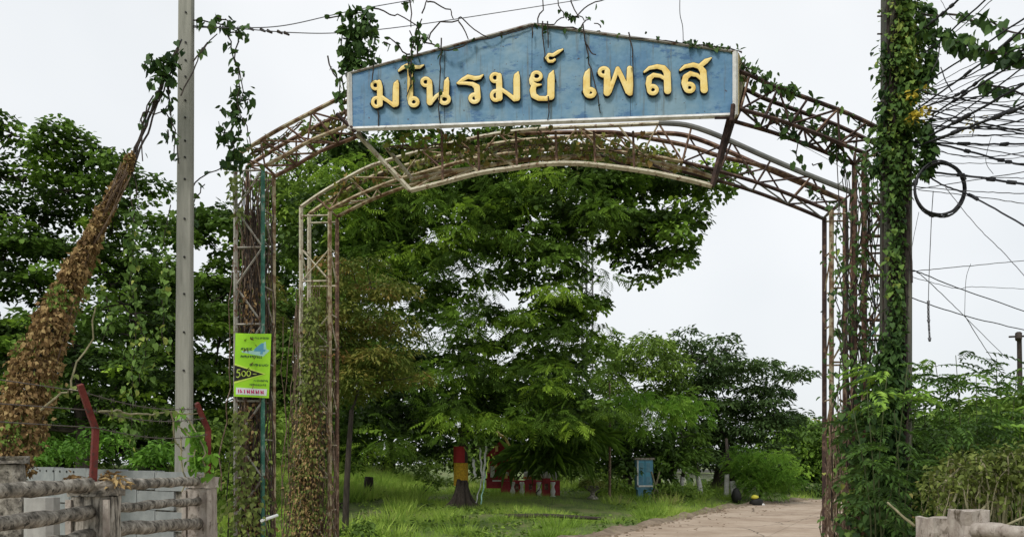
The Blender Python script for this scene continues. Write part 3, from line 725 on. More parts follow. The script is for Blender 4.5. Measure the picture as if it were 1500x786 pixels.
flat('arrow', [(0, .505), (.82, .63), (0, .765)], 'black', .0115)
flat('strip', [(.06, .855), (.94, .862), (.93, .965), (.06, .962)], 'paper', .009)
mb = MB()
def uvstroke(mb, pts, w_, off):
    for (a, b) in zip(pts[:-1], pts[1:]):
        A, B = Q(a[0], a[1], off), Q(b[0], b[1], off); mb.tube([A, B], w_, w_, 4)
for k, u in enumerate((.13, .19, .30, .38, .44, .50, .56, .63, .70, .77, .83)):
    uvstroke(mb, [(u, .885), (u + .01, .94)], .006, .010); 
    if k % 2: uvstroke(mb, [(u, .895), (u + .05, .93)], .005, .010)
mb.build('print', M['pink'], ps)
mb = MB()   # 500
uvstroke(mb, [(.17, .575), (.09, .58), (.08, .625), (.14, .62), (.17, .66), (.12, .70), (.06, .69)], .006, .0125)
for cx in (.27, .41):
    uvstroke(mb, [(cx + .055 * math.cos(a), .637 + .042 * math.sin(a) - (cx - .27) * .05) for a in [i * math.pi / 5 for i in range(11)]], .006, .0125)
uvstroke(mb, [(.53, .635), (.63, .635)], .004, .0125)
mb.build('price', M['pale_lime'], ps)
mb = MB()
def scribble(mb, u0, u1, v, h, w_, seed):
    r_ = random.Random(seed); u = u0
    while u < u1:
        uvstroke(mb, [(u, v + h / 2), (u + .012, v - h / 2)], w_, .008)
        if r_.random() < .6: uvstroke(mb, [(u, v - h / 2), (u + .03, v - h / 2)], w_ * .8, .008)
        if r_.random() < .5: uvstroke(mb, [(u, v + h / 2), (u + .03, v + h / 2)], w_ * .8, .008)
        u += r_.uniform(.035, .055)
scribble(mb, .42, .95, .07, .022, .0028, 1); scribble(mb, .17, .46, .245, .03, .005, 2); scribble(mb, .17, .75, .365, .03, .0048, 3)
scribble(mb, .43, .96, .49, .028, .004, 4); scribble(mb, .56, .94, .735, .022, .0035, 5); scribble(mb, .45, .88, .80, .022, .0035, 6)
mb.build('lettering', M['ink'], ps)
flat('swoosh', [(.5, .27), (.85, .12), (.88, .24), (.97, .26), (.8, .355), (.2, .30), (.18, .28)], 'teal_pale', .0075)
flat('numeral', [(.55, .24), (.74, .15), (.80, .15), (.80, .24), (.86, .25), (.84, .28), (.79, .28), (.78, .32), (.71, .32), (.72, .28), (.54, .275)], 'cyan', .0095)
for u in (.36, .70):
    a = Q(u, .0, .0); bar(ps, 'tie', 'grey_cable', [a, a + Vector((.03 * (1 if u < .5 else -1), .06, .16))], .003)

# ================================================================== LEFT CONCRETE FENCE
fence = thing('concrete_fence', 'rotting concrete post and rail fence at lower left with bent red arms', 'fence', P(140, 786, 5.5).xy.to_3d())
def rough(mb, c0, c1, hx, hy, rz, jit=.01, seg=7):
    """rough square post"""
    r_ = random.Random(int(hx * 1000) + seg); vs = []; fs = []; N = 16
    for k in range(seg + 1):
        c = Vector(c0).lerp(Vector(c1), k / seg)
        for j in range(N):
            a = 2 * math.pi * (j + .5) / N; ca, sa = math.cos(a), math.sin(a); q = 1 / max(abs(ca), abs(sa)); q = min(q, 1.22)
            x = ca * q * hx + r_.uniform(-jit, jit); y = sa * q * hy + r_.uniform(-jit, jit)
            vs.append(c + Vector((x * math.cos(rz) - y * math.sin(rz), x * math.sin(rz) + y * math.cos(rz), r_.uniform(-jit, jit) * .5)))
    for k in range(seg):
        for j in range(N): a = k * N + j; b = k * N + (j + 1) % N; fs.append((a, b, b + N, a + N))
    fs.append(tuple(range(seg * N, seg * N + N))); mb.add(vs, fs)
d1, d2, d0 = 5.5, 7.5, 4.25
def zat(y, d): return EYE + (HY - y) / F * d
FX = lambda px, d: (px - HX) / F * d
p1 = Vector((FX(141, d1), d1, 0)); p2 = Vector((FX(295, d2), d2, 0)); p0 = p1 + (p1 - p2) * 1.02
ang = math.atan2((p2 - p1).y, (p2 - p1).x)
for pt, hx, mt, ytop_ in ((p1, .135, 'streak_concrete', zat(726, d1)), (p2, .125, 'pink_concrete', zat(714, d2)), (p0, .13, 'streak_concrete', zat(726, d1))):
    m2 = MB(); rough(m2, pt - Vector((0, 0, .1)), Vector((pt.x, pt.y, ytop_)), hx, .10, 0.08, .008, 10); m2.build('post', M[mt], fence)
    m2 = MB(); rough(m2, Vector((pt.x, pt.y, ytop_ + .004)), Vector((pt.x, pt.y, ytop_ + .10)), hx * 1.12, .12, 0.08, .010, 3); m2.build('post_cap', M['rot_concrete' if mt[0] != 'p' else mt], fence)
# side ribs of post faces
for pt, hx in ((p1, .135), (p2, .125)):
    for s_ in (-1, 1):
        m2 = MB(); m2.box((pt.x + s_ * (hx - .012), pt.y - .112, .68), (.035, .03, 1.38), .08); m2.build('rib', M['pink_concrete'], fence)
def rail(a, b, r, mt='rot_concrete'):
    pts = [a.lerp(b, i / 14) for i in range(15)]; r_ = random.Random(int(a.x * 50 + a.z * 100)); mb = MB(); N = 10; vs = []; fs = []
    dirv = (b - a).normalized(); sd = dirv.cross(Vector((0, 0, 1))).normalized()
    for i, p_ in enumerate(pts):
        rr = r * r_.uniform(.86, 1.08); sag = Vector((0, 0, r_.uniform(-.006, .006)))
        for j in range(N):
            an = 2 * math.pi * j / N; q = rr * r_.uniform(.9, 1.08); vs.append(p_ + sag + sd * math.cos(an) * q + Vector((0, 0, 1)) * math.sin(an) * q)
    for i in range(14):
        for j in range(N): x = i * N + j; y = i * N + (j + 1) % N; fs.append((x, y, y + N, x + N))
    fs += [tuple(range(N)), tuple(range(14 * N, 15 * N))]
    mb.add(vs, fs); return mb.build('rail', M[mt], fence, True)
def rl(z0, z1, r, a=p1, b=p2):
    u = (b - a).normalized() * .1; rail(Vector((a.x, a.y, z0)) + u, Vector((b.x, b.y, z1)) - u, r)
rl(zat(710, d1), zat(704, d2), .044); rl(zat(745, d1), zat(733, d2), .038); rl(zat(777, d1), zat(765, d2), .055); rl(.9, .85, .05); rl(.6, .58, .05)
rl(zat(711, d1), zat(710, d1), .048, p0, p1); rl(zat(749, d1), zat(749, d1), .048, p0, p1); rl(zat(785, d1), zat(784, d1), .05, p0, p1); rl(.85, .85, .05, p0, p1)
def arm(pts, w_):
    m2 = MB(); pts = [Vector(p_) for p_ in pts]
    m2.tube(pts, w_ * 1.0, w_ * .9, 4); m2.build('fence_arm', M['red_oxide'], fence)
arm([P(136, 708, 5.44), P(140, 628, 5.44), P(117, 563, 5.3)], .028)
arm([P(304, 700, 7.44), P(305, 630, 7.44), P(288, 590, 7.3)], .030)
for (a, b, q) in (((119, 573), (292, 598), 'w'), ((130, 600), (300, 612), 'w'), ((140, 626), (304, 636), 'w')):
    A, B = P(a[0], a[1], 5.38), P(b[0], b[1], 7.38); dirn = (A - B)
    m2 = MB(); m2.tube([A + dirn * (k / 6) for k in range(7)], .0035, .0035, 4)
    seg = [A.lerp(B, k / 24) + Vector((0, 0, -.05 * math.sin(math.pi * k / 24))) for k in range(25)]
    m2.tube(seg, .0035, .0035, 4)
    for k in range(1, 24, 2):
        c = seg[k]; m2.tube([c + Vector((-.012, 0, -.018)), c + Vector((.012, 0, .018))], .002, .002, 3); m2.tube([c + Vector((.012, 0, -.018)), c + Vector((-.012, 0, .018))], .002, .002, 3)
    m2.build('barbed_wire', M['wire'], fence)
# block wall behind
bw = thing('block_wall', 'low grey concrete block wall running behind the rotting fence', 'wall', (FX(150, 9.5), 9.5, 0))
wa = Vector((FX(292, 8.05), 8.05, 0)); wb = Vector((FX(-120, 11.2), 11.2, 0)); wl = (wb - wa).length; wd = (wb - wa).normalized(); wn = Vector((-wd.y, wd.x, 0))
za, zb2 = zat(691, 8.05), zat(676, 11.2)
wang = math.atan2(wd.y, wd.x); bl_len = .62; bh = .2
msh = MB().box((0, 0, 0), (bl_len - .014, .12, bh - .012)); bme = bpy.data.meshes.new('block'); bme.from_pydata(msh.v, [], msh.f); bme.materials.append(M['block'])
row = 0
while row < 8:
    s_ = (row % 2) * bl_len / 2 + bl_len / 2
    while s_ < wl:
        t = s_ / wl; z = za + (zb2 - za) * t - bh * (row + .5)
        if z > -.05:
            o = bpy.data.objects.new('block', bme); C.objects.link(o); o.parent = bw
            pw = wa + wd * s_ + Vector((0, 0, z)) - Vector(bw.location); o.location = pw + wn * rnd.uniform(-.003, .003); o.rotation_euler = (0, rnd.uniform(-.003, .003), wang)
        s_ += bl_len
    row += 1
mb = MB(); mb.add([wa + wn * .035 - Vector((0, 0, .1)), wb + wn * .035 - Vector((0, 0, .1)), wb + wn * .035 + Vector((0, 0, zb2 - .012)), wa + wn * .035 + Vector((0, 0, za - .012)),
                   wa - wn * .035 - Vector((0, 0, .1)), wb - wn * .035 - Vector((0, 0, .1)), wb - wn * .035 + Vector((0, 0, zb2 - .012)), wa - wn * .035 + Vector((0, 0, za - .012))],
                  [(0, 1, 2, 3), (7, 6, 5, 4), (3, 2, 6, 7), (0, 3, 7, 4), (1, 5, 6, 2)]); mb.build('mortar', M['rot_concrete'], bw)
mb = MB()
for k in range(26):
    t = .35 + .6 * k / 26; c = wa.lerp(wb, t) + Vector((0, 0, za + (zb2 - za) * t - .045)) ; fx = wn if wn.y < 0 else -wn
    mb.tube([c + fx * .05, c + fx * .064], .012, .012, 6)
mb.build('vent_hole', M['black'], bw)
# collapsed concrete bits in front of the wall at the far left
rb = thing('concrete_stub', 'broken dark concrete stub at the far left edge above the top rail', 'concrete stub', (P(8, 700, 7.3).x, 7.3, 0))
m2 = MB(); rough(m2, Vector((FX(5, 7.3), 7.3, -.05)), Vector((FX(5, 7.3), 7.3, zat(679, 7.3))), .16, .1, .2, .014, 9); m2.build('shaft', M['rot_concrete'], rb)
m2 = MB(); rough(m2, Vector((FX(2, 7.3), 7.3, zat(679, 7.3) + .003)), Vector((FX(2, 7.3), 7.3, zat(668, 7.3))), .21, .14, .2, .014, 2); m2.build('cap', M['rot_concrete'], rb)
rb = thing('concrete_stub', 'squat plain concrete block standing between the lower rails at left', 'concrete stub', (FX(62, 6.6), 6.6, 0))
m2 = MB(); rough(m2, Vector((FX(62, 6.6), 6.6, -.05)), Vector((FX(62, 6.6), 6.6, zat(728, 6.6))), .11, .1, .1, .006, 6); m2.build('shaft', M['concrete'], rb)
# right fence
rf = thing('concrete_fence', 'pale weathered concrete fence at lower right under the tangled creeper', 'fence', (FX(1410, 5.8), 5.8, 0))
for x0, x1, yt, d, hy in ((1347, 1402, 757, 5.9, .09), (1399, 1440, 746, 5.75, .12)):
    c = (x0 + x1) / 2; m2 = MB(); rough(m2, Vector((FX(c, d), d, -.05)), Vector((FX(c, d), d, zat(yt, d))), (x1 - x0) / 2 / F * d, hy, .15, .016, 12); m2.build('post', M['pink_concrete'], rf)
fence_keep = fence; fence = rf
rail(P(1425, 775, 5.65), P(1640, 790, 5.0), .055, 'pink_concrete'); rail(P(1425, 815, 5.65), P(1640, 835, 5.0), .055, 'pink_concrete')
fence = fence_keep
# white stick
o = MB(); o.tube([P(383, 762, 9.2), P(406, 754, 9.5)], .018, .018, 8); o = o.build('plastic_pipe', M['paper']); tag(o, 'short white pipe caught at the foot of the left pillar', 'pipe')


# ================================================================== TREES
def B(*rows, dens=1.0, d=None, rz=None):
    """blob rows (px, py, rx, ry[, depth]) -> tree() blobs with a pad count from the area"""
    return [(r[0], r[1], r[4] if len(r) > 4 else d, r[2], r[3], rz, max(3, int(dens * r[2] * r[3] / 100))) for r in rows]
def base_at(px, d):
    x = FX(px, d); return Vector((x, d, gh(x, d)))
ct = tree('rain_tree', 'big dark spreading tree behind the gateway with cloth tied round its trunk', base_at(674, 26.45), P(684, 575, 26.6),
     B((560, 238, 90, 42), (650, 262, 110, 40), (760, 250, 130, 45), (880, 262, 110, 30), (960, 262, 80, 20), (1020, 272, 45, 10), (1052, 272, 26, 7), (1000, 290, 46, 14), (900, 238, 60, 18), (800, 226, 80, 20), (700, 226, 70, 20), (985, 325, 44, 18), (900, 300, 70, 20), (600, 212, 50, 14),
       (640, 330, 110, 45), (770, 325, 100, 42), (870, 320, 80, 32), (930, 345, 75, 28), (965, 388, 50, 20), (985, 372, 35, 18), (520, 320, 70, 45),
       (560, 385, 80, 40), (690, 385, 80, 24), (800, 400, 70, 30), (610, 440, 80, 20), (780, 455, 80, 24), (840, 448, 45, 20), (815, 510, 70, 32),
       (720, 520, 60, 25), (590, 540, 60, 25), (750, 570, 80, 35), (640, 590, 90, 30), (850, 590, 55, 40), (560, 610, 80, 30), (620, 630, 50, 12), (820, 625, 40, 18),
       dens=.78, d=27, rz=2.2), 'dark_leaf', (.64, .2, 110), (.19, .72), T_ROUND, tint=.42, tvar=.27, trunk_r=.17, lean=.02)
# paler young sprays on its near side: more leaves of the same tree
L = Leaves()
pts = [(600, 375), (575, 385), (640, 352), (690, 545), (655, 545), (625, 540), (690, 330), (740, 300), (640, 600), (580, 560), (700, 470), (660, 455), (790, 460), (815, 420),
       (700, 300), (800, 260), (560, 330), (520, 300), (720, 610), (680, 605), (830, 620), (810, 560), (760, 620), (620, 300), (600, 270), (870, 300), (560, 650), (860, 480), (740, 350), (545, 400), (520, 240), (470, 300)]
for (x, y) in pts:
    for k in range(3):
        c = P(x + rnd.uniform(-26, 26), y + rnd.uniform(-8, 8), 24.6 + rnd.uniform(-.6, .8))
        pads(L, [c], .5, .3, 26, .46, .8, T_SPRAY, rnd.choice((.6, .75, .95)), .05, .75)
for k in range(260):
    c = P(rnd.uniform(500, 900), rnd.uniform(250, 640), 24.8 + rnd.uniform(-.8, 1.2))
    if c.x > 3.0 and c.z < 7 and (c.z > 4.6): continue
    pads(L, [c], .45, .25, 14, .42, .8, T_SPRAY, .5, .12, .7)
L.build('young_leaves', M['dark_leaf'], ct)
tree('tree', 'broad dark tree at the far left behind the leaning brown creeper', base_at(112, 20), P(115, 560, 20),
     B((20, 196, 46, 18), (90, 212, 56, 16), (155, 236, 42, 16), (180, 250, 36, 10), (196, 276, 34, 12), (120, 200, 36, 10), (50, 240, 70, 30), (130, 285, 75, 32), (30, 300, 50, 25), (175, 330, 60, 30), (75, 355, 70, 28), (15, 395, 50, 20), (150, 395, 75, 32),
       (60, 425, 60, 22), (190, 460, 60, 35), (20, 500, 55, 30), (110, 500, 80, 32), (190, 545, 60, 32), (70, 570, 80, 32), (-40, 330, 60, 120), (-40, 520, 60, 80), (150, 600, 80, 30), (30, 620, 60, 25), dens=.8, d=20, rz=1.5),
     'dark_leaf', (.5, .15, 95), (.14, .72), T_ROUND, tint=.38, bias=1.0, droop=.2, tvar=.26, trunk_r=.2)
tree('tree', 'dark tree between the left pole and the left gateway pillar', base_at(262, 25), P(280, 560, 25),
     B((300, 320, 55, 26), (245, 345, 50, 26), (345, 345, 50, 28), (215, 400, 45, 30), (290, 400, 70, 34), (370, 400, 55, 34), (240, 470, 60, 34), (330, 470, 75, 38), (420, 440, 50, 40), (410, 520, 60, 40), (250, 550, 80, 38), (340, 560, 80, 40), (430, 590, 60, 40), (280, 620, 90, 26),
       dens=.85, d=25, rz=1.9), 'dark_leaf', (.56, .18, 95), (.17, .72), T_ROUND, tint=.45, tvar=.2, trunk_r=.2)
tree('tree', 'mid green rounded tree showing between the two arches at upper left', base_at(455, 36), P(455, 480, 36),
     B((440, 262, 55, 32), (500, 225, 45, 26), (400, 300, 40, 30), (470, 310, 70, 35), (420, 360, 60, 40), (500, 385, 70, 40), (450, 440, 70, 40), (460, 520, 80, 50), (450, 600, 80, 40), dens=.9, d=36, rz=3),
     'mid_leaf', (.8, .45, 110), (.30, .5), tint=.55, tvar=.2, trunk_r=.3)
tree('tree', 'olive and rust tinted feathery tree right of the cream gateway pillar', base_at(505, 17.5), P(515, 600, 17.5),
     B((515, 402, 48, 16), (490, 440, 36, 22), (545, 425, 40, 16), (520, 468, 55, 20), (575, 478, 30, 13), (500, 510, 45, 22), (560, 520, 45, 20), (590, 555, 30, 14), (520, 560, 55, 22), (400, 420, 26, 20), (385, 470, 24, 16), dens=1.5, d=17.5, rz=1.0),
     'rusty_leaf', (.38, .2, 110), (.13, .35), tint=.55, tvar=.2, trunk_r=.07, lean=.1)
# background trees that close the gaps low down
bgt = [(60, 34, 'widest dark tree low down at the far left above the block wall', 'dark_leaf', [(0, 560, 90, 60), (90, 600, 90, 50), (60, 500, 80, 50), (20, 640, 100, 30)]),
       (230, 38, 'dark tree deep behind the grey square pole', 'dark_leaf', [(230, 520, 80, 50), (180, 590, 70, 50), (280, 600, 80, 45), (240, 440, 60, 40), (230, 645, 90, 24)]),
       (400, 44, 'dark tree deep behind the green poster', 'dark_leaf', [(380, 520, 80, 60), (420, 600, 80, 40), (340, 620, 70, 30), (370, 450, 60, 40)]),
       (570, 46, 'dark tree on the rise behind the grass, left of the wrapped trunk', 'dark_leaf', [(540, 560, 80, 50), (600, 600, 80, 40), (560, 630, 90, 24), (620, 500, 60, 40), (510, 480, 50, 50)]),
       (740, 44, 'dark tree deep behind the red shrine fence', 'dark_leaf', [(720, 600, 70, 45), (790, 580, 70, 50), (760, 650, 90, 35), (850, 640, 60, 40), (700, 660, 60, 24), (830, 540, 50, 30)])]
for px, d, lab, mt, rows in bgt:
    tree('tree', lab, base_at(px, d), P(px, 640, d), B(*rows, dens=.42, d=d, rz=3), mt, (1.3, .6, 130), (.42, .5), tint=.25, trunk_r=.3, group='trees deep behind the plot', twig=False)
for px, d, lab, rows in ((560, 46, 'dense low thicket on the rise behind the stump', [(480, 655, 70, 20), (560, 650, 60, 20), (630, 655, 60, 22), (590, 672, 60, 12), (500, 675, 60, 12)]), (760, 43, 'dense low thicket behind the shrine', [(700, 670, 60, 22), (770, 680, 60, 24), (840, 685, 60, 22), (900, 690, 50, 20)]), (360, 42, 'dense low thicket behind the left gateway pillar', [(300, 660, 70, 22), (380, 660, 70, 24), (220, 660, 60, 24), (430, 675, 60, 16)]), (90, 34, 'dense low thicket behind the block wall at far left', [(20, 660, 80, 26), (110, 665, 70, 22)])):
    tree('bush', lab, base_at(px, d), base_at(px, d) + Vector((0, 0, .5)), B(*rows, dens=1.1, d=d, rz=1.5), 'mid_leaf', (.9, .6, 110), (.3, .5), tint=.45, tvar=.2, trunk_r=.1, cat='bush', twig=False)
tree('tree', 'pale green fine leaved tree right of the lattice mast', base_at(918, 36), P(920, 640, 36),
     B((900, 520, 30, 20), (940, 515, 45, 24), (975, 530, 28, 26), (920, 560, 50, 28), (970, 570, 34, 24), (905, 600, 40, 30), (880, 640, 45, 35), dens=1.4, d=36, rz=2),
     'mid_leaf', (.65, .4, 110), (.26, .35), tint=.62, tvar=.1, trunk_r=.2)
tree('tree', 'tree with one drooping bright green bough left of the blue cabinet', base_at(893, 30), P(893, 560, 30),
     B((925, 588, 36, 12), (965, 600, 40, 15), (1000, 585, 28, 8), (945, 622, 30, 10), (1000, 612, 14, 8), dens=1.6, d=29, rz=.8),
     'bright_leaf', (.5, .3, 50), (.36, .75), T_SPRAY, tint=.75, tvar=.18, trunk_r=.05, lean=.05, droop=.8, bark='dry_stem')
tree('tree', 'dark drooping tree standing over the blue cabinet', base_at(965, 34), P(965, 640, 34),
     B((900, 640, 40, 26), (950, 655, 50, 24), (1000, 640, 36, 30), (985, 690, 30, 18), (905, 680, 26, 16), dens=1.2, d=33, rz=1.6),
     'dark_leaf', (.7, .4, 110), (.3, .42), tint=.4, trunk_r=.16)
tree('tree', 'wide flat topped dark acacia beside the far end of the road', base_at(1050, 38), P(1065, 640, 38),
     B((1000, 497, 14, 9), (1015, 520, 26, 12), (1060, 512, 40, 16), (1040, 545, 45, 20), (1100, 540, 46, 18), (1145, 552, 30, 9), (1165, 546, 14, 5), (1060, 580, 60, 24), (1125, 585, 45, 18), (1045, 620, 50, 24), (1110, 620, 50, 24), (1150, 612, 26, 14), (1040, 665, 50, 26), (1100, 660, 50, 22), (1000, 580, 25, 30), dens=1.7, d=38, rz=2.4),
     'grey_leaf', (.72, .3, 120), (.26, .42), tint=.42, trunk_r=.26)
tree('tree', 'rounded dark green tree beyond the end of the road', base_at(1180, 56), P(1180, 690, 56),
     B((1170, 640, 40, 28), (1215, 630, 40, 24), (1190, 680, 50, 26), (1140, 690, 50, 26), (1250, 650, 50, 30), (1200, 715, 60, 14), dens=2.2, d=56, rz=4),
     'dark_leaf', (1.1, .7, 120), (.42, .5), tint=.5, trunk_r=.35)
tree('tree', 'far tree mostly hidden behind the right gateway pillar', base_at(1290, 60), P(1290, 690, 60),
     B((1290, 640, 60, 30), (1350, 650, 60, 30), (1320, 690, 80, 30), (1420, 650, 60, 40), dens=1.0, d=60, rz=4),
     'dark_leaf', (1.3, .7, 120), (.45, .5), tint=.45, trunk_r=.35)
tree('bush', 'bright green arching bush beside the far end of the road', base_at(1105, 34.5), P(1105, 705, 34.5),
     B((1085, 670, 26, 14), (1115, 668, 36, 16), (1140, 690, 34, 14), (1100, 695, 40, 16), (1165, 700, 18, 8), (1130, 712, 40, 9), dens=1.7, d=34, rz=1.2),
     'bright_leaf', (.5, .32, 55), (.30, .7), T_SPRAY, tint=.55, tvar=.25, trunk_r=.06, cat='bush', droop=.7)
tree('bush', 'low dark hedge like bush closing the far end of the road', base_at(1175, 40), P(1165, 715, 40),
     B((1075, 715, 50, 14), (1150, 722, 50, 10), (1200, 720, 40, 12), dens=1.8, d=40, rz=1.4), 'dark_leaf', (.7, .5, 110), (.28, .5), tint=.35, trunk_r=.08, cat='bush')
def bush(px, d, rows, lab, mat='mid_leaf', tint=.5, leaf=(.16, .5), pad=(.35, .25, 70), tpl=T_LEAF, dens=1.6, rz=.6, name='bush'):
    return tree(name, lab, base_at(px, d), base_at(px, d) + Vector((0, 0, .25)), B(*rows, dens=dens, d=d, rz=rz), mat, pad, leaf, tpl, tint=tint, trunk_r=.03, cat=name.replace('_', ' '), droop=.4)
bush(620, 30, [(615, 690, 26, 16), (640, 700, 16, 12), (590, 660, 30, 18)], 'leafy green bush left of the wrapped tree trunk', 'mid_leaf', .7)
bush(510, 26, [(505, 660, 26, 30), (470, 640, 24, 30), (530, 640, 22, 18), (455, 690, 22, 26)], 'dark leafy bush right of the cream pillar at grass level', 'dark_leaf', .4)
bush(160, 15, [(150, 650, 40, 18), (90, 660, 36, 14), (215, 655, 40, 18), (40, 660, 30, 14)], 'light green weeds growing over the block wall', 'bright_leaf', .22, (.12, .5), (.28, .2, 60))
bush(300, 14, [(320, 650, 20, 30), (400, 650, 22, 40), (350, 700, 40, 30), (300, 640, 20, 20)], 'green weeds behind the left gateway pillar', 'mid_leaf', .7, (.13, .5), (.28, .22, 60))
bush(880, 31, [(880, 715, 26, 8), (860, 690, 18, 16), (905, 705, 14, 14)], 'low bush beside the potted bowl plant', 'mid_leaf', .75)
bush(985, 31, [(980, 715, 34, 12), (1020, 725, 30, 8), (940, 728, 20, 7)], 'spreading weeds right of the blue cabinet', 'mid_leaf', .65)
bush(790, 30, [(815, 612, 40, 28), (840, 640, 34, 26), (800, 665, 40, 16)], 'palm like plant with long drooping dark leaves behind the shrine fence', 'dark_leaf', .6, (.85, .12), (.7, .5, 60), T_LEAF, .7, 1.0)
bush(530, 15.5, [(530, 776, 22, 8)], 'small broad leaved weed in the grass at the bottom', 'mid_leaf', .55, (.11, .6), (.2, .12, 50), dens=3, rz=.3)

L = Leaves()  # tall grass: sunlit look of the slope put into a raised blade tint
for k in range(170):
    y = rnd.uniform(27, 44); x = rnd.uniform(-.34, -.10) * y if k % 3 else rnd.uniform(-.08, .2) * y
    if x > -2.0 and x < 3.4 and y < 33: continue
    m = 150; a = nr.uniform(0, 6.28, m); r = nr.uniform(0, .5, m); d = np.stack([np.cos(a) * .5, np.sin(a) * .5, 1 + 0 * a], 1) + nr.normal(0, .25, (m, 3)); h = rnd.uniform(.25, .6) * nr.uniform(.4, 1.2, m)
    L.add(T_BLADE, np.stack([x + r * np.cos(a), y + r * np.sin(a), np.full(m, gh(x, y) - .03)], 1), d, h, h * .3, rnd.uniform(.55, .95) + nr.normal(0, .1, m), nr.uniform(0, 3, m))
o = L.build('tall_grass', M['grass']); o['kind'] = 'stuff'; tag(o, 'taller bright grass on the slope left of the wrapped trunk', 'grass')
L = Leaves()
for k in range(700):
    y = rnd.uniform(12, 36); x = rnd.uniform(-10, edge_x(y) - .3)
    if -.8 < x < 3.2 and 25 < y < 31.5: continue
    pads(L, [(x, y, gh(x, y) + .08)], rnd.uniform(.12, .3), .1, 14, .11, .65, T_ROUND, rnd.uniform(.2, .9), .05, .3)
o = L.build('weeds', M['mid_leaf']); o['kind'] = 'stuff'; tag(o, 'broad leaved weeds scattered through the grass', 'weeds')
# ================================================================== THINGS ON THE PLOT
# cloth round the trunk
tb = base_at(680, 26.5)
def wrap(name, lab, cat, y0, y1, r, mat, px=671.5, d=26.1, fold=.02):
    mb = MB(); N = 28; K = 6; z0, z1 = zat(y0, d), zat(y1, d); cx = FX(px, d)
    for k in range(K + 1):
        for j in range(N):
            a = 2 * math.pi * j / N; q = r + fold * math.sin(a * 9 + k * .4) * (.4 + .6 * (1 - k / K)); mb.v.append((cx + q * math.cos(a), d + .35 + q * math.sin(a), z0 + (z1 - z0) * k / K))
    for k in range(K):
        for j in range(N): a = k * N + j; b = k * N + (j + 1) % N; mb.f.append((a, b, b + N, a + N))
    o = mb.build(name, M[mat], None, True); tag(o, lab, cat); return o
wrap('cloth_wrap', 'deep red cloth tied round the trunk above the yellow one', 'cloth', 677, 653, .19, 'red_cloth', 672, 26.1)
wrap('cloth_wrap', 'yellow patterned cloth tied round the lower trunk', 'cloth', 711, 677.5, .225, 'yellow_cloth', 674, 26.1)
# trunk is wide at the foot
rt = thing('tree_stump', 'dark ragged root mass at the foot of the wrapped trunk', 'tree stump', base_at(678, 26.2))
mb = MB()
for k in range(13):
    a = rnd.uniform(0, 6.28); r0 = rnd.uniform(.25, .6); c = base_at(677, 26.2)
    mb.tube(spline([c + Vector((math.cos(a) * r0 * 1.2, math.sin(a) * r0 * .8, -.05)), c + Vector((math.cos(a) * r0 * .55, math.sin(a) * .3, .3)), c + Vector((math.cos(a) * .13, .1 + math.sin(a) * .1, rnd.uniform(.6, .95)))], 3), .13, .07, 6)
mb.build('roots', M['bark'], rt, True)
# ribbons / garlands
rb_ = thing('ribbon_bundle', 'grey and white ribbons hanging beside the wrapped trunk', 'ribbons', base_at(700, 26))
for x0, y0, x1, y1, w_, mt in ((703, 655, 706, 700, .05, 'white_cloth'), (712, 653, 708, 702, .06, 'white_cloth'), (709, 690, 697, 736, .035, 'white_cloth'), (712, 690, 704, 738, .035, 'teal_pale'), (716, 668, 712, 700, .03, 'pale_lime'), (693, 672, 696, 698, .08, 'white_cloth'), (719, 664, 724, 672, .03, 'pale_lime')):
    mb = MB(); A = P(x0, y0, 26); E = P(x1, y1, 26); n = 8; vs = []
    for k in range(n + 1):
        p_ = A.lerp(E, k / n) + Vector((.02 * math.sin(k * 1.9), .02 * math.cos(k * 2.3), 0)); vs += [p_ + Vector((-w_ / 2, 0, 0)), p_ + Vector((w_ / 2, .015, 0)), p_ + Vector((w_ / 2, .03, 0)), p_ + Vector((-w_ / 2, .015, 0))]
    fs = []
    for k in range(n):
        for j in range(4): fs.append((k * 4 + j, k * 4 + (j + 1) % 4, k * 4 + 4 + (j + 1) % 4, k * 4 + 4 + j))
    mb.add(vs, fs); mb.build('ribbon', M[mt], rb_)
mb = MB(); mb.tube([P(690, 657, 26.2), P(702, 652, 26.1), P(716, 655, 26.1)], .02, .02, 5); mb.build('cord', M['dark_stem'], rb_)
# shrine
sd = 31.5; sh = thing('spirit_shrine', 'small red shrine with curling gold roof ornament behind the wrapped trunk', 'shrine', base_at(735, sd))
def part(name, mat, root, *boxes, smooth=False):
    mb = MB()
    for b in boxes: mb.box(*b)
    return mb.build(name, M[mat], root, smooth)
u = sd / F
def pb(px, py, w_, h_, dep=.3, d=sd, dy=0): return ((FX(px, d), d + dy, zat(py, d)), (w_ * u, dep, h_ * u))
part('plinth', 'shrine_red', sh, pb(733, 703, 40, 22, 1.0)); part('wall', 'shrine_red', sh, pb(732, 680, 28, 26, .8))
mb = MB(); z = zat(668, sd); cx = FX(733, sd); zr = zat(646, sd)
mb.add([(cx - .55, sd - .6, z), (cx + .55, sd - .6, z), (cx, sd - .6, zr), (cx - .55, sd + .6, z), (cx + .55, sd + .6, z), (cx, sd + .6, zr)], [(0, 1, 2), (5, 4, 3), (0, 2, 5, 3), (1, 4, 5, 2), (0, 3, 4, 1)]); mb.build('roof', M['shrine_red'], sh)
for pts in ([(727, 632), (733, 637), (739, 640), (744, 648), (748, 655)], [(746, 652), (745, 664), (749, 672), (750, 690), (752, 705)], [(724, 664), (730, 660), (737, 664)]):
    mb = MB(); mb.tube(spline([P(x, y, sd - .55) for x, y in pts], 4), .06, .035, 6); mb.build('finial', M['gold'], sh, True)
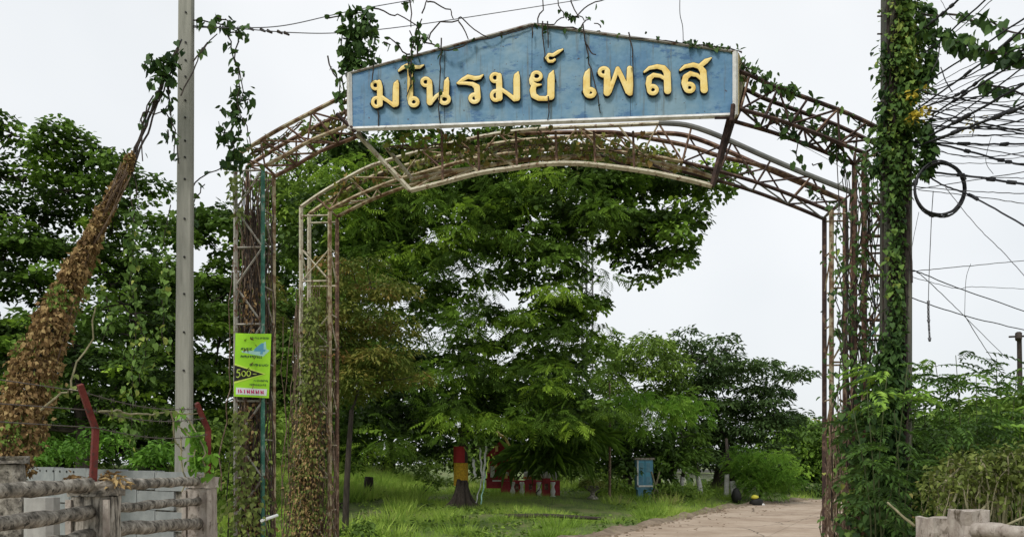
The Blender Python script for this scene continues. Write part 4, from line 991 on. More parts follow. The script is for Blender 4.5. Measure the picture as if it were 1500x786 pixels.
for x, y, w_, h_, mt in ((722, 690, 6, 16, 'white'), (713, 697, 7, 10, 'shrine_red'), (738, 662, 10, 8, 'red_cloth'), (728, 657, 4, 8, 'gold'), (741, 697, 5, 8, 'gold'), (716, 684, 3, 12, 'gold'), (749, 690, 3, 26, 'orange'), (734, 703, 24, 2, 'white')): part('ornament', mt, sh, pb(x, y, w_, h_, .1, sd, -.56))
for x, y, mt, r in ((731, 668, 'pink', .08), (736, 690, 'white', .10), (742, 683, 'orange', .10), (726, 682, 'gold', .08), (745, 676, 'orange', .09), (729, 691, 'gold', .07), (743, 693, 'white', .07), (727, 674, 'white', .06), (739, 676, 'shrine_red', .1)):
    c = P(x, y, sd - .55); mb = MB(); mb.tube([c + Vector((0, 0, -r)), c + Vector((0, 0, -r * .5)), c + Vector((0, 0, r * .5)), c + Vector((0, 0, r))], r * .9, r * .7, 8); mb.build('ornament', M[mt], sh, True)
bd = 31; bl = thing('balustrade', 'dark red low wall with white balusters and ball finials right of the shrine', 'balustrade', base_at(785, bd))
for x, y, w_, h_ in ((757, 716, 10, 26), (777, 716, 16, 28), (800, 714, 12, 28), (816, 714, 8, 22), (742, 710, 16, 20)): part('pier', 'shrine_red', bl, pb(x, y, w_, h_, .22, bd))
part('top_rail', 'shrine_red', bl, pb(786, 705.5, 64, 5, .26, bd)); part('base', 'shrine_red', bl, pb(786, 730, 66, 5, .28, bd)); part('kerb', 'concrete', bl, pb(782, 735, 70, 4, .5, bd))
def lathe(mb, c, prof, n=8):
    vs = []; fs = []
    for (r_, z_) in prof:
        for j in range(n): a = 2 * math.pi * j / n; vs.append((c[0] + r_ * math.cos(a), c[1] + r_ * math.sin(a), c[2] + z_))
    for k in range(len(prof) - 1):
        for j in range(n): a = k * n + j; b = k * n + (j + 1) % n; fs.append((a, b, b + n, a + n))
    mb.add(vs, fs)
for x in (751, 764.5, 789.5, 810):
    mb = MB(); c = P(x, 728, bd - .3); lathe(mb, c, [(0, 0), (.10, 0), (.10, .05), (.055, .09), (.10, .22), (.045, .40), (.07, .48), (.09, .52), (.09, .58), (0, .58)]); mb.build('baluster', M['white'], bl, True)
for x in (772, 797, 803, 813): 
    mb = MB(); c = P(x, 702, bd); lathe(mb, c, [(0, 0), (.06, 0), (.05, .05), (.11, .11), (.135, .2), (.10, .29), (0, .32)], 10); mb.build('ball_finial', M['white'], bl, True)
for x in (769, 776): mb = MB(); mb.box((FX(x, bd), bd - .1, zat(699, bd)), (.12, .1, .08)); mb.build('offering', M['orange'], bl)
for x in (757, 777, 800):
    part('panel', 'rust', bl, pb(x, 712, 5, 9, .02, bd, -.12))
# potted bowl
bp_ = thing('planter', 'stone bowl planter on a foot holding yellow green plants', 'planter', base_at(868, 30))
mb = MB(); c = base_at(868, 30); zt_ = zat(711, 30) - c.z; lathe(mb, c, [(0, 0), (.22, 0), (.2, .08), (.09, .14), (.08, zt_ * .5), (.2, zt_ * .7), (.36, zt_ * .95), (.38, zt_), (.3, zt_), (0, zt_ - .05)], 14); mb.build('bowl', M['rot_concrete'], bp_, True)
L = Leaves(); pads(L, [P(868, 707, 30)], .42, .18, 200, .16, .5, T_LEAF, .75, .01, .2); L.build('plants', M['olive_leaf'], bp_)
# blue cabinet
cdp = 31.5; cb = thing('cabinet', 'pale blue upright wooden cabinet standing in the weeds', 'cabinet', base_at(943, cdp))
part('body', 'blue_paint', cb, pb(943, 694, 24, 44, .5, cdp)); part('foot', 'blue_paint', cb, pb(937, 722, 8, 14, .45, cdp)); part('foot', 'blue_paint', cb, pb(949, 722, 8, 14, .45, cdp))
for x in (938, 948): part('door', 'cyan', cb, pb(x, 694, 9, 38, .03, cdp, -.27))
for x in (938, 948):
    for y in (684, 704): part('door_panel', 'blue_paint', cb, pb(x, y, 6, 14, .02, cdp, -.285))
part('roof', 'grey_paint', cb, pb(943, 671.5, 28, 3, .6, cdp)); part('frame', 'white', cb, pb(943, 711, 23, 2.5, .05, cdp, -.29), pb(932.5, 693, 2, 38, .05, cdp, -.29))
mb = MB(); mb.tube([P(954, 690, 31.2), P(964, 722, 31.2)], .03, .03, 6); mb.tube([P(966, 690, 31.2), P(958, 722, 31.2)], .03, .03, 6); o = mb.build('wooden_props', M['pale_stem']); tag(o, 'two thin pale sticks leaning beside the blue cabinet', 'sticks')
# whitewashed trunks
wlabs = ['white washed slim trunk in the shade right of the blue cabinet', 'thicker white washed trunk left of the road end', 'white washed trunk leaning beside the dark sack', 'last white washed trunk just left of the bright arching bush']
for (x, yb_, yt, r, lx), lab in zip(((996, 716, 698, .09, 4), (1027, 728, 696, .10, -5), (1064, 730, 694, .10, 1), (1076, 722, 704, .12, -3)), wlabs):
    t_ = thing('young_tree', lab, 'tree', base_at(x, 34.5), 'white washed trunks by the road end')
    A = base_at(x, 34.5); m1 = P(x + lx, yt, 34.6); m2 = m1 + (m1 - A) * 1.6
    mb = MB(); mb.tube(spline([A - Vector((0, 0, .1)), A.lerp(m1, .5), m1], 3), r * 1.15, r, 8); mb.build('whitewashed_trunk', M['white'], t_, True)
    mb = MB(); mb.tube([m1 - Vector((0, 0, .003)), m1.lerp(m2, .5), m2 + Vector((0, .3, 0))], r * .98, r * .6, 8); mb.build('upper_trunk', M['bark'], t_, True)
hb = thing('house', 'glimpse of a pale low building far behind the white trunks', 'house', base_at(1010, 48))
uu = 48 / F
mb = MB(); mb.box((FX(1010, 48), 48, zat(706, 48)), (60 * uu, 4, 26 * uu)); mb.build('wall', M['white'], hb)
mb = MB(); mb.box((FX(1010, 48), 48, zat(689, 48)), (68 * uu, 4.6, 4 * uu)); mb.build('roof', M['grey_steel'], hb)
for x in (990, 1010, 1030): mb = MB(); mb.box((FX(x, 46), 45.99, zat(706, 46)), (.35, .03, .4)); mb.build('window', M['ink'], hb)
# white angled awning glimpse
sb_ = thing('rubbish_sack', 'black sack with a yellow bundle on top left at the road end', 'sack', base_at(1106, 32))
def lump(mb, c, rx, ry, rz, seed):
    r_ = random.Random(seed); N, K = 10, 6; vs = []; fs = []
    for k in range(K + 1):
        th = math.pi * k / K
        for j in range(N): a = 2 * math.pi * j / N; q = r_.uniform(.85, 1.1); vs.append((c[0] + rx * math.sin(th) * math.cos(a) * q, c[1] + ry * math.sin(th) * math.sin(a) * q, c[2] - rz * math.cos(th) * (q * .5 + .5)))
    for k in range(K):
        for j in range(N): a = k * N + j; b = k * N + (j + 1) % N; fs.append((a, b, b + N, a + N))
    mb.add(vs, fs)
mb = MB(); c = base_at(1106, 32); lump(mb, c + Vector((.05, 0, .14)), .27, .2, .2, 3); mb.build('sack', M['black'], sb_, True)
mb = MB(); lump(mb, c + Vector((-.02, -.02, .36)), .15, .12, .1, 5); mb.build('bundle', M['yellow_paint'], sb_, True)
mb = MB(); lump(mb, c + Vector((.28, -.05, .06)), .10, .08, .07, 6); mb.build('paper_scrap', M['white'], sb_, True)
o = MB(); c = base_at(1079, 33); lump(o, c + Vector((0, 0, .28)), .22, .2, .34, 9); o = o.build('sack', M['black'], None, True); tag(o, 'upright black sack against the white washed trunk', 'sack')
# small stump in the grass
o = MB(); c = base_at(540, 29); o.tube([c - Vector((0, 0, .1)), c + Vector((0, 0, .5)), c + Vector((.02, 0, .72))], .19, .15, 9); o = o.build('tree_stump', M['bark'], None, True); tag(o, 'short dark stump standing alone in the grass left of the wrapped trunk', 'tree stump')
o = MB()
c = base_at(820, 22.3); o.tube(spline([c + Vector((-1.5, .4, .12)), c + Vector((-.4, .1, .16)), c + Vector((.6, -.25, .13)), c + Vector((1.1, -.2, .1))], 4), .07, .04, 7); o = o.build('fallen_branch', M['bark'], None, True); tag(o, 'dark fallen branch lying in the grass by the road edge', 'branch')
# lattice mast
mt_ = thing('lattice_mast', 'slender grey lattice mast rising behind the tree right of centre', 'mast', (FX(860, 80), 80, 0))
md = 80; zt0 = zat(300, md); xL, xR = FX(853, md), FX(868, md); wd_ = xR - xL
leg = [(xL, md), (xR, md), ((xL + xR) / 2, md + wd_ * .87)]
for x, y in leg: mb = MB(); mb.tube([(x, y, 0), (x, y, zt0)], .10, .10, 5); mb.build('leg', M['grey_cable'], mt_)
z = 8.0; k = 0
while z < zt0 - 1:
    for a, b in ((0, 1), (1, 2), (2, 0)):
        q = (a, b) if k % 2 else (b, a)
        mb = MB(); mb.tube([(leg[q[0]][0], leg[q[0]][1], z), (leg[q[1]][0], leg[q[1]][1], z + 1)], .05, .05, 4); mb.build('brace', M['grey_cable'], mt_)
    z += 1; k += 1
# far pole at right
fp = thing('utility_pole', 'small dark distant pole top poking above the shrubs at the far right edge', 'utility pole', (FX(1495, 26), 26, 0))
mb = MB(); mb.tube([(FX(1497, 26), 26, 0), (FX(1493, 26), 26, zat(490, 26))], .09, .07, 8); mb.build('shaft', M['dark_stem'], fp)
mb = MB(); mb.tube([P(1478, 493, 26), P(1500, 492, 26)], .03, .03, 6); mb.tube([P(1492, 488, 26), P(1492, 497, 25.9)], .10, .10, 7); mb.build('cross_arm', M['dark_stem'], fp)

# ================================================================== CREEPERS
# leaning dead creeper on the guy wire
gw = thing('guy_wire', 'steel stay wire slanting from the left pole down into dead creeper', 'wire', P(10, 690, 7.9))
A0 = P(-40, 760, 7.8); A1 = P(190, 236, 8.3); A2 = P(266, 58, 8.62)
mb = MB(); mb.tube([A0, P(60, 520, 7.9), A1, A2], .010, .010, 6); mb.build('strand', M['black_cable'], gw)
for k in range(4): mb = MB(); mb.tube(wig(P(182 + k * 3, 262, 8.25), P(222 + k * 3, 150, 8.4 + k * .02), 10, .016) + wig(P(224 + k * 3, 148, 8.4), P(262, 66 + k * 6, 8.58), 8, .016), .012, .007, 5); mb.build('woody_stem', M['dark_stem'], gw)
dv = thing('dead_creeper', 'thick leaning column of dead brown creeper at the far left', 'creeper', P(10, 690, 7.9))
prof = [(192, 226, 3), (184, 248, 5), (174, 268, 7), (160, 296, 9), (141, 333, 13), (121, 375, 19), (101, 415, 24), (84, 455, 29), (62, 500, 38), (48, 545, 40), (38, 590, 40), (26, 640, 38), (14, 690, 34), (5, 740, 30)]
L = Leaves(); N = 17000
t = nr.uniform(0, 1, N) ** .9 * (len(prof) - 1); i0 = np.minimum(t.astype(int), len(prof) - 2); fr_ = t - i0; pr = np.array(prof, float)
q = pr[i0] * (1 - fr_)[:, None] + pr[i0 + 1] * fr_[:, None]
dd = 7.75 + .5 * (1 - t / (len(prof) - 1))
a = nr.uniform(0, 2 * np.pi, N); rr = .86 * q[:, 2] / F * dd * (nr.uniform(.35, 1, N) ** .5) * (1 + .25 * np.sin(t * 7) * np.sin(a * 2 + t * 3) + .22 * np.sin(t * 17 + 1) + nr.normal(0, .10, N))
pos = np.stack([(q[:, 0] - HX) / F * dd + rr * np.cos(a) * .95, dd + rr * np.sin(a), EYE + (HY - q[:, 1]) / F * dd + rr * np.cos(a) * .35], 1)
d = np.stack([np.cos(a) * .5, np.sin(a) * .5, -1.1 + 0 * a], 1) + nr.normal(0, .45, (N, 3))
ti = .45 + .22 * nr.normal(0, 1, N); ti = np.clip(ti, 0, .84)
gr_ = (np.sin(pos[:, 0] * 9) * np.sin(pos[:, 2] * 7 + 1) > .55) & (t > 5) & (nr.uniform(0, 1, N) < .6); ti[gr_] = 1.0
d[::3] = nr.normal(0, 1, (len(d[::3]), 3)); ln = .042 * nr.uniform(.4, 1.5, N); L.add(T_LEAF, pos, d, ln, ln * .75, ti + .3 * (nr.uniform(0, 1, N) < .12) * (ti < .8), nr.normal(0, 1.3, N)); o = L.build('dead_leaves', M['dry_leaf'], dv); o['kind'] = 'stuff'
mb = MB()
for k in range(14):
    o1, o2 = rnd.uniform(-1, 1), rnd.uniform(-1, 1); pts = []
    for (x, y, r_) in prof[1::2]: dz = 8.0; pts.append(P(x + o1 * r_ * .75 + rnd.uniform(-7, 7), y + rnd.uniform(-12, 12), dz + o2 * r_ / F * 6 + .08))
    mb.tube(spline(pts, 3), .005, .008, 4)
mb.build('stems', M['dry_stem'], dv)
GV = 'creepers hanging over poles and arches'
vine_on('creeper', 'green creeper bunched on the slanting stay wire left of the grey pole', [([P(264, 60, 8.5), P(245, 92, 8.45)], 50, .05), ([P(248, 86, 8.45), P(232, 120, 8.4), P(228, 136, 8.35)], 170, .10), ([P(245, 88, 8.4), P(226, 90, 8.4), P(213, 104, 8.4)], 90, .05), ([P(225, 140, 8.35), P(205, 188, 8.3)], 16, .04), ([P(190, 225, 8.3), P(193, 250, 8.3), P(200, 290, 8.2)], 40, .1)], leaf=.08, tint=.25, group=GV)
vine_on('creeper', 'sparse creeper strands dangling just left of the grey pole', [([P(250, 80, 8.5), P(247, 140, 8.5), P(252, 190, 8.5), P(255, 236, 8.5)], 24, .05), ([P(247, 120, 8.5), P(243, 165, 8.5), P(256, 200, 8.5), P(262, 240, 8.5)], 18, .05), ([P(246, 190, 8.5), P(243, 210, 8.5)], 60, .05), ([P(210, 165, 8.3), P(225, 168, 8.4), P(245, 155, 8.5)], 0, .05), ([P(210, 165, 8.3), P(208, 200, 8.3), P(209, 236, 8.3)], 5, .03)], leaf=.066, tint=.22, group=GV)
vine_on('creeper', 'creeper looping from the grey pole and dangling to the left arch corner', [([P(283, 30, 8.7), P(310, 36, 8.9), P(330, 38, 9.1), P(345, 45, 9.2), P(358, 42, 9.3)], 38, .07), ([P(318, 26, 9), P(330, 28, 9.1), P(340, 38, 9.2)], 40, .05), ([P(335, 48, 9.2), P(347, 48, 9.2), P(360, 50, 9.2)], 75, .06), ([P(332, 50, 9.2), P(342, 85, 9.2), P(350, 110, 9.2), P(348, 140, 9.2), P(362, 185, 9.2), P(367, 215, 9.3)], 12, .04), ([P(350, 60, 9.2), P(350, 100, 9.2), P(352, 150, 9.3)], 10, .04),
  ([P(352, 140, 9.3), P(348, 165, 9.3), P(336, 195, 9.3), P(342, 225, 9.3), P(350, 240, 9.4)], 200, .13), ([P(330, 190, 9.3), P(328, 210, 9.3)], 70, .07), ([P(365, 145, 9.3), P(350, 148, 9.3)], 30, .06), ([P(322, 162, 9.3), P(335, 165, 9.3)], 30, .04), ([P(283, 90, 8.7), P(300, 70, 8.8), P(318, 50, 9)], 6, .03), ([P(265, 140, 8.4), P(283, 105, 8.6), P(304, 62, 8.9)], 3, .03), ([P(282, 275, 9), P(298, 258, 9.1), P(325, 246, 9.3), P(345, 240, 9.4)], 8, .05), ([P(282, 330, 8.9), P(286, 290, 9), P(300, 270, 9.1)], 14, .06)], leaf=.085, tint=.32, group=GV)
vine_on('creeper', 'dense leafy creeper column standing up at the left end of the sign', [([P(480, 27, 9.7), P(545, 12, 9.7)], 40, .04), ([P(517, 22, 9.7), P(512, 60, 9.7), P(508, 108, 9.7)], 150, .09), ([P(530, 20, 9.7), P(530, 60, 9.7), P(528, 100, 9.7)], 170, .11), ([P(542, 24, 9.7), P(541, 60, 9.7), P(548, 96, 9.7)], 80, .07), ([P(503, 35, 9.7), P(503, 80, 9.7)], 50, .04), ([P(521, 40, 9.7), P(520, 104, 9.7)], 140, .09)], leaf=.09, tint=.38, group=GV)
vine_on('creeper', 'small leafy shoots standing over the left slope of the sign top', [([P(602, 118, 9.4), P(602, 75, 9.5), P(600, 45, 9.5)], 35, .05), ([P(600, 80, 9.5), P(585, 68, 9.5), P(570, 55, 9.5)], 55, .05), ([P(562, 62, 9.5), P(572, 66, 9.5)], 60, .03), ([P(602, 62, 9.5), P(616, 60, 9.5), P(627, 56, 9.5)], 60, .05), ([P(612, 82, 9.5), P(608, 50, 9.5), P(618, 28, 9.5)], 35, .05), ([P(480, 82, 9.6), P(498, 120, 9.6), P(492, 150, 9.6)], 24, .06), ([P(588, 5, 9.6), P(603, 3, 9.6)], 40, .03), ([P(500, 112, 9.6), P(505, 150, 9.7)], 60, .05)], leaf=.08, tint=.3, group=GV, stemr=.010)
vine_on('creeper', 'bare twisted creeper stems arching over the peak of the sign', [([P(545, 12, 9.6), P(570, 21, 9.6), P(582, 21, 9.6), P(608, 36, 9.6), P(616, 50, 9.6)], 4, .03), ([P(620, 62, 9.5), P(640, 68, 9.5), P(655, 74, 9.4), P(672, 70, 9.4), P(690, 60, 9.4), P(720, 56, 9.4), P(760, 45, 9.4), P(782, 38, 9.4), P(790, 35, 9.4), P(812, 36, 9.4), P(826, 26, 9.4), P(818, 8, 9.4), P(814, -12, 9.4)], 5, .03),
  ([P(628, 58, 9.5), P(645, 32, 9.5), P(672, 30, 9.5), P(676, 26, 9.5), P(715, 55, 9.4)], 2, .02), ([P(832, 30, 9.4), P(845, 24, 9.4), P(862, 8, 9.4), P(890, -2, 9.4)], 5, .03), ([P(836, -8, 9.4), P(846, 22, 9.4)], 0, .02), ([P(788, 35, 9.4), P(796, 15, 9.4), P(797, -10, 9.4)], 0, .02), ([P(618, 20, 9.5), P(628, -5, 9.5)], 0, .02), ([P(600, 0, 9.5), P(602, 40, 9.5)], 3, .02), ([P(626, 3, 9.5), P(640, 6, 9.5), P(660, 14, 9.5), P(664, 28, 9.5)], 0, .02), ([P(672, 32, 9.4), P(686, 58, 9.4)], 0, .02)], leaf=.06, tint=.25, group=GV, stemr=.009, nwig=14, amp=.02)
sv = []
for pts, dn in (([(602, 95), (603, 110), (606, 125), (600, 150)], 3), ([(650, 66), (650, 90), (649, 110), (647, 140), (645, 165), (649, 205)], 4), ([(796, 42), (797, 70), (798, 100)], 6), ([(803, 42), (804, 80)], 4), ([(854, 45), (857, 70), (862, 90), (866, 110), (876, 150), (879, 172)], 2), ([(859, 75), (864, 84), (873, 90)], 0), ([(920, 58), (924, 75), (926, 100), (926, 150)], 2), ([(552, 105), (550, 130)], 3), ([(781, 48), (781, 66)], 0), ([(804, 150), (803, 182)], 0), ([(557, 168), (558, 190)], 0)):
    sv.append(([S(x, y, .075 if y < 160 else .03) for x, y in pts], dn, .02))
vine_on('creeper', 'thin dark creeper stems hanging down across the blue sign face', sv, leaf=.05, tint=.2, group=GV, stemr=.009, nwig=10, amp=.012)
tp = [(790, 44), (850, 51), (900, 58), (960, 66), (1010, 73), (1060, 78), (1085, 84)]
vine_on('creeper', 'low creeper fringe along the right slope of the sign top', [([S(x, y - 1, .0) for x, y in tp], 12, .03), ([S(x, y - 3, .0) for x, y in tp[3:]], 45, .04), ([S(850, 48), S(858, 36), S(866, 32)], 30, .04), ([S(826, 27), S(840, 30), S(856, 36)], 45, .03), ([S(800, 44), S(806, 47)], 120, .04), ([S(880, 46), S(870, 40)], 25, .06)], leaf=.06, tint=.3, group=GV)
ch = [(1088, 92), (1110, 112), (1140, 128), (1168, 138), (1205, 152), (1241, 166), (1290, 192)]
vine_on('creeper', 'leafy creeper thick along the top chord right of the sign', [([G(x, y, CN, 0) for x, y in ch[:4]], 95, .085), ([G(x, y - 6, CN, .1) for x, y in ch[:4]], 85, .08), ([G(x, y, CN, 0) for x, y in ch[3:]], 24, .05), ([G(x, y, CN, .1) for x, y in ((1095, 150), (1144, 165), (1200, 185), (1240, 205))], 50, .08), ([G(x, y, CN, .2) for x, y in ((1150, 140), (1170, 165), (1200, 170), (1235, 190))], 60, .09)], leaf=.085, tint=.42, group=GV)
vine_on('creeper', 'creeper tassels dangling below the right arch chord', [([P(1145, 180, 9.3), P(1160, 195, 9.3), P(1168, 215, 9.3), P(1172, 240, 9.3)], 50, .07), ([P(1145, 185, 9.3), P(1146, 200, 9.3)], 60, .05), ([P(1200, 190, 9.3), P(1215, 220, 9.3), P(1230, 236, 9.3)], 45, .06), ([P(1225, 205, 9.3), P(1238, 240, 9.3), P(1236, 275, 9.3)], 50, .06), ([P(1190, 240, 9.3), P(1205, 238, 9.3)], 28, .04), ([P(1183, 280, 11.2), P(1200, 292, 11.2), P(1225, 300, 11.2)], 55, .09), ([P(1104, 170, 9.3), P(1105, 181, 9.3)], 10, .02)], leaf=.08, tint=.25, group=GV)
vine_on('creeper', 'creeper woven through the lattice beneath the sign', [([G(x, y, CN, .3) for x, y in ((560, 200), (600, 205), (660, 195), (700, 205), (760, 200), (820, 195), (880, 205), (950, 215))], 130, .15), ([G(x, y, CF, .1) for x, y in ((480, 290), (530, 260), (600, 240), (680, 225), (760, 215), (840, 210), (900, 212), (960, 220), (1010, 235))], 120, .13), ([G(x, y, CN, .1) for x, y in ((440, 185), (470, 190), (490, 165), (505, 160))], 60, .1), ([G(x, y, CN, .1) for x, y in ((400, 205), (360, 222), (380, 215), (440, 172))], 14, .06)], leaf=.075, tint=.6, group=GV, mat='rusty_leaf', nstem=4, stem='dry_stem', amp=.05)
vine_on('creeper', 'heavy leafy creeper strand running off the right pole to the upper right', [([P(1345, 42, 8.4), P(1375, 48, 8.1), P(1400, 60, 7.8), P(1425, 70, 7.5), P(1450, 78, 7.2), P(1480, 82, 7), P(1510, 78, 6.8)], 95, .065), ([P(1350, 20, 8.4), P(1400, 22, 8), P(1440, 34, 7.6), P(1470, 42, 7.2), P(1500, 50, 7)], 18, .05), ([P(1440, 122, 7.6), P(1470, 128, 7.3), P(1500, 140, 7)], 28, .05)], leaf=.10, tint=.35, group=GV, stemr=.011)
# creeper on the right pole
L = Leaves(); cp = thing('creeper', 'dense green creeper covering the old right hand pole from top to bottom', 'creeper', rp, GV)
def cover(L, rows, n, leaf, tint, tvar=.17, dback=.0, width=.85):
    r = np.array(rows, float); t = nr.uniform(0, 1, n) * (len(r) - 1); i0 = np.minimum(t.astype(int), len(r) - 2); f = (t - i0)[:, None]; q = r[i0] * (1 - f) + r[i0 + 1] * f
    d_ = q[:, 3] + nr.normal(0, .09, n) + dback
    side = nr.normal(0, .5, n); side = np.clip(side, -1.25, 1.25)
    px = q[:, 0] + side * q[:, 2]; py = q[:, 1] + nr.normal(0, 6, n)
    front = np.sqrt(np.clip(1 - side ** 2, 0, 1)) * .13
    pos = np.stack([(px - HX) / F * d_, d_ - front, EYE + (HY - py) / F * d_], 1)
    d = np.stack([side * .6, -.7 + 0 * side, -1 + 0 * side], 1) + nr.normal(0, .5, (n, 3))
    ln = leaf * nr.uniform(.55, 1.3, n); lump = np.sin(pos[:, 2] * 5 + pos[:, 0] * 7) * .12
    L.add(T_HEART, pos, d, ln, ln * width, tint + lump + nr.normal(0, tvar, n))
cover(L, [(1322, -20, 26, 8.65), (1322, 60, 26, 8.65), (1318, 120, 27, 8.65), (1315, 200, 30, 8.65)], 1900, .062, .72)
cover(L, [(1312, 190, 34, 8.65), (1305, 240, 34, 8.65), (1303, 300, 20, 8.62), (1305, 400, 16, 8.62), (1305, 500, 18, 8.62)], 1300, .06, .5)
cover(L, [(1300, 500, 22, 8.6), (1290, 600, 30, 8.6), (1290, 700, 36, 8.6), (1300, 800, 40, 8.6)], 1600, .09, .3)
cover(L, [(1352, 20, 12, 8.6), (1352, 100, 14, 8.6), (1345, 130, 14, 8.6)], 260, .085, .35)
cover(L, [(1285, 70, 7, 8.7), (1288, 140, 8, 8.7), (1283, 230, 8, 8.7), (1275, 260, 10, 8.8)], 200, .08, .25)
cover(L, [(1345, 190, 14, 8.5), (1352, 230, 12, 8.5), (1345, 262, 8, 8.5)], 330, .085, .3)
o = L.build('foliage', M['vine_leaf'], cp); o['kind'] = 'stuff'
mb = MB()
for k in range(34):
    x = rnd.uniform(1296, 1335); y0 = rnd.uniform(-40, 300); y1 = y0 + rnd.uniform(150, 600); mb.tube(wig(P(x, y0, 8.55), P(x + rnd.uniform(-12, 12), min(y1, 820), 8.55), 14, .02), .008, .012, 5)
mb.build('stems', M['dark_stem'], cp)
L = Leaves()
for (x, y, n) in ((1336, 170, 34), (1346, 168, 24), (1337, 140, 18), (1356, 162, 16), (1425, 182, 9), (1434, 176, 6), (1352, 132, 9), (1364, 158, 8)):
    pads(L, [P(x, y, 8.3)], .07, .07, n, .055, .6, T_HEART, .6, .2, .4)
o = L.build('yellow_flowers', M['yellow_leaf'], cp); o['kind'] = 'stuff'
# creeper on the right gateway pillar
L = Leaves(); rc = thing('creeper', 'straggling creeper and dry stems wound through the right gateway pillars', 'creeper', G(1260, 700, CN).xy.to_3d(), GV)
cover(L, [(1262, 205, 24, 9.2), (1262, 300, 22, 9.2), (1255, 400, 26, 9.2), (1245, 500, 30, 9.2), (1250, 560, 30, 9.2)], 430, .066, .4)
cover(L, [(1222, 300, 16, 11), (1222, 400, 14, 11), (1222, 500, 14, 11), (1215, 600, 12, 11)], 130, .08, .45)
cover(L, [(1240, 600, 34, 9.2), (1245, 700, 30, 9.2), (1245, 800, 34, 9.2)], 420, .08, .55, .2)
o = L.build('foliage', M['vine_leaf'], rc); o['kind'] = 'stuff'
mb = MB(); mb2 = MB()
for k in range(26):
    x = rnd.uniform(1225, 1296); y0 = rnd.uniform(215, 330); d = rnd.uniform(9.0, 9.6); mb.tube(wig(P(x, y0, d), P(x + rnd.uniform(-14, 14), rnd.uniform(520, 830), d), 18, .06), .005, .008, 5)
for k in range(46):
    x = rnd.uniform(1206, 1262); y0 = rnd.uniform(560, 680); d = rnd.uniform(9.0, 10.8); mb2.tube(wig(P(x, y0, d), P(x + rnd.uniform(-16, 16), 850, d), 12, .06), .006, .010, 5)
mb.build('green_stems', M['dark_stem'], rc); mb2.build('dry_stems', M['dry_stem'], rc)
# dry stems filling the near left pillar
ls = thing('dead_creeper', 'tangle of dry brown stems filling the left gateway pillar behind the poster', 'creeper', G(370, 700, CN, .2).xy.to_3d())
mb = MB(); mb2 = MB()
for k in range(120):
    x = rnd.gauss(371, 10); y0 = rnd.choice((rnd.uniform(240, 330), rnd.uniform(330, 640))); d = 9.85 + rnd.uniform(0, .36); y1 = rnd.uniform(y0 + 150, 860)
    (mb if k % 3 else mb2).tube(wig(P(x, y0, d), P(x + rnd.gauss(0, 10), min(y1, 850), d), 16, .065), .005, .009, 5)
mb.build('stems', M['dry_stem'], ls); mb2.build('pale_stems', M['dark_stem'], ls)
L = Leaves(); cover(L, [(372, 420, 16, 10), (370, 560, 20, 10), (372, 700, 24, 10), (372, 840, 30, 9.9)], 900, .05, .3, .2, .05, .6); o = L.build('dead_leaves', M['dry_leaf'], ls); o['kind'] = 'stuff'
L = Leaves(); cover(L, [(352, 600, 14, 9.6), (365, 720, 34, 9.6), (360, 800, 40, 9.5)], 500, .06, .5); cover(L, [(345, 240, 12, 9.7), (360, 330, 16, 9.9)], 60, .08, .35); o = L.build('foliage', M['olive_leaf'], ls); o['kind'] = 'stuff'
l2 = thing('dead_creeper', 'yellow brown creeper clothing the cream rear left pillar', 'creeper', G(455, 700, CF, .1).xy.to_3d())
mb = MB()
for k in range(110):
    x = rnd.gauss(456, 15); y0 = rnd.uniform(400, 720); d = 11.8 + rnd.uniform(-.15, .45); mb.tube(wig(P(x, y0, d), P(x + rnd.gauss(0, 8), 840, d), 14, .06), .005, .009, 5)
mb.build('stems', M['dry_stem'], l2)
L = Leaves(); cover(L, [(460, 440, 12, 11.8), (458, 520, 17, 11.8), (455, 600, 22, 11.8), (450, 700, 27, 11.8), (450, 820, 34, 11.8)], 2000, .055, .6, .2); o = L.build('foliage', M['olive_leaf'], l2); o['kind'] = 'stuff'
L = Leaves(); cover(L, [(455, 600, 22, 11.7), (450, 700, 28, 11.7), (448, 820, 36, 11.7)], 1900, .045, .6, .2, .05, .45); o = L.build('dead_leaves', M['dry_leaf'], l2); o['kind'] = 'stuff'
# light green hanging creepers in front of the left trees
hv = [([(123, 360), (126, 400), (125, 430)], 120, .10), ([(190, 270), (195, 350), (190, 420), (200, 470), (195, 560), (190, 650)], 34, .12), ([(240, 390), (243, 420), (240, 470), (242, 510)], 55, .08), ([(150, 420), (165, 470), (150, 500)], 30, .1), ([(200, 460), (215, 500), (205, 560)], 60, .12), ([(250, 300), (240, 350), (246, 400)], 28, .07), ([(195, 330), (196, 440)], 80, .09)]
vine_on('creeper', 'pale green creepers hanging in strings before the left hand trees', [([P(x, y, 12) for x, y in pts], dn, sp) for pts, dn, sp in hv], 'vine_leaf', leaf=.095, tint=.75, group=GV, tvar=.15)
vine_on('creeper', 'bright green creeper shoots drooping over the second fence post', [([P(262, 604, 7.5), P(275, 612, 7.4), P(290, 640, 7.35), P(296, 672, 7.3), P(298, 700, 7.3)], 65, .07), ([P(258, 610, 7.5), P(270, 630, 7.4), P(284, 668, 7.3), P(280, 690, 7.3)], 30, .05), ([P(265, 640, 7.4), P(268, 690, 7.3), P(266, 720, 7.3)], 3, .03)], 'bright_leaf', leaf=.085, tint=.35, group=GV, stem='pale_stem')
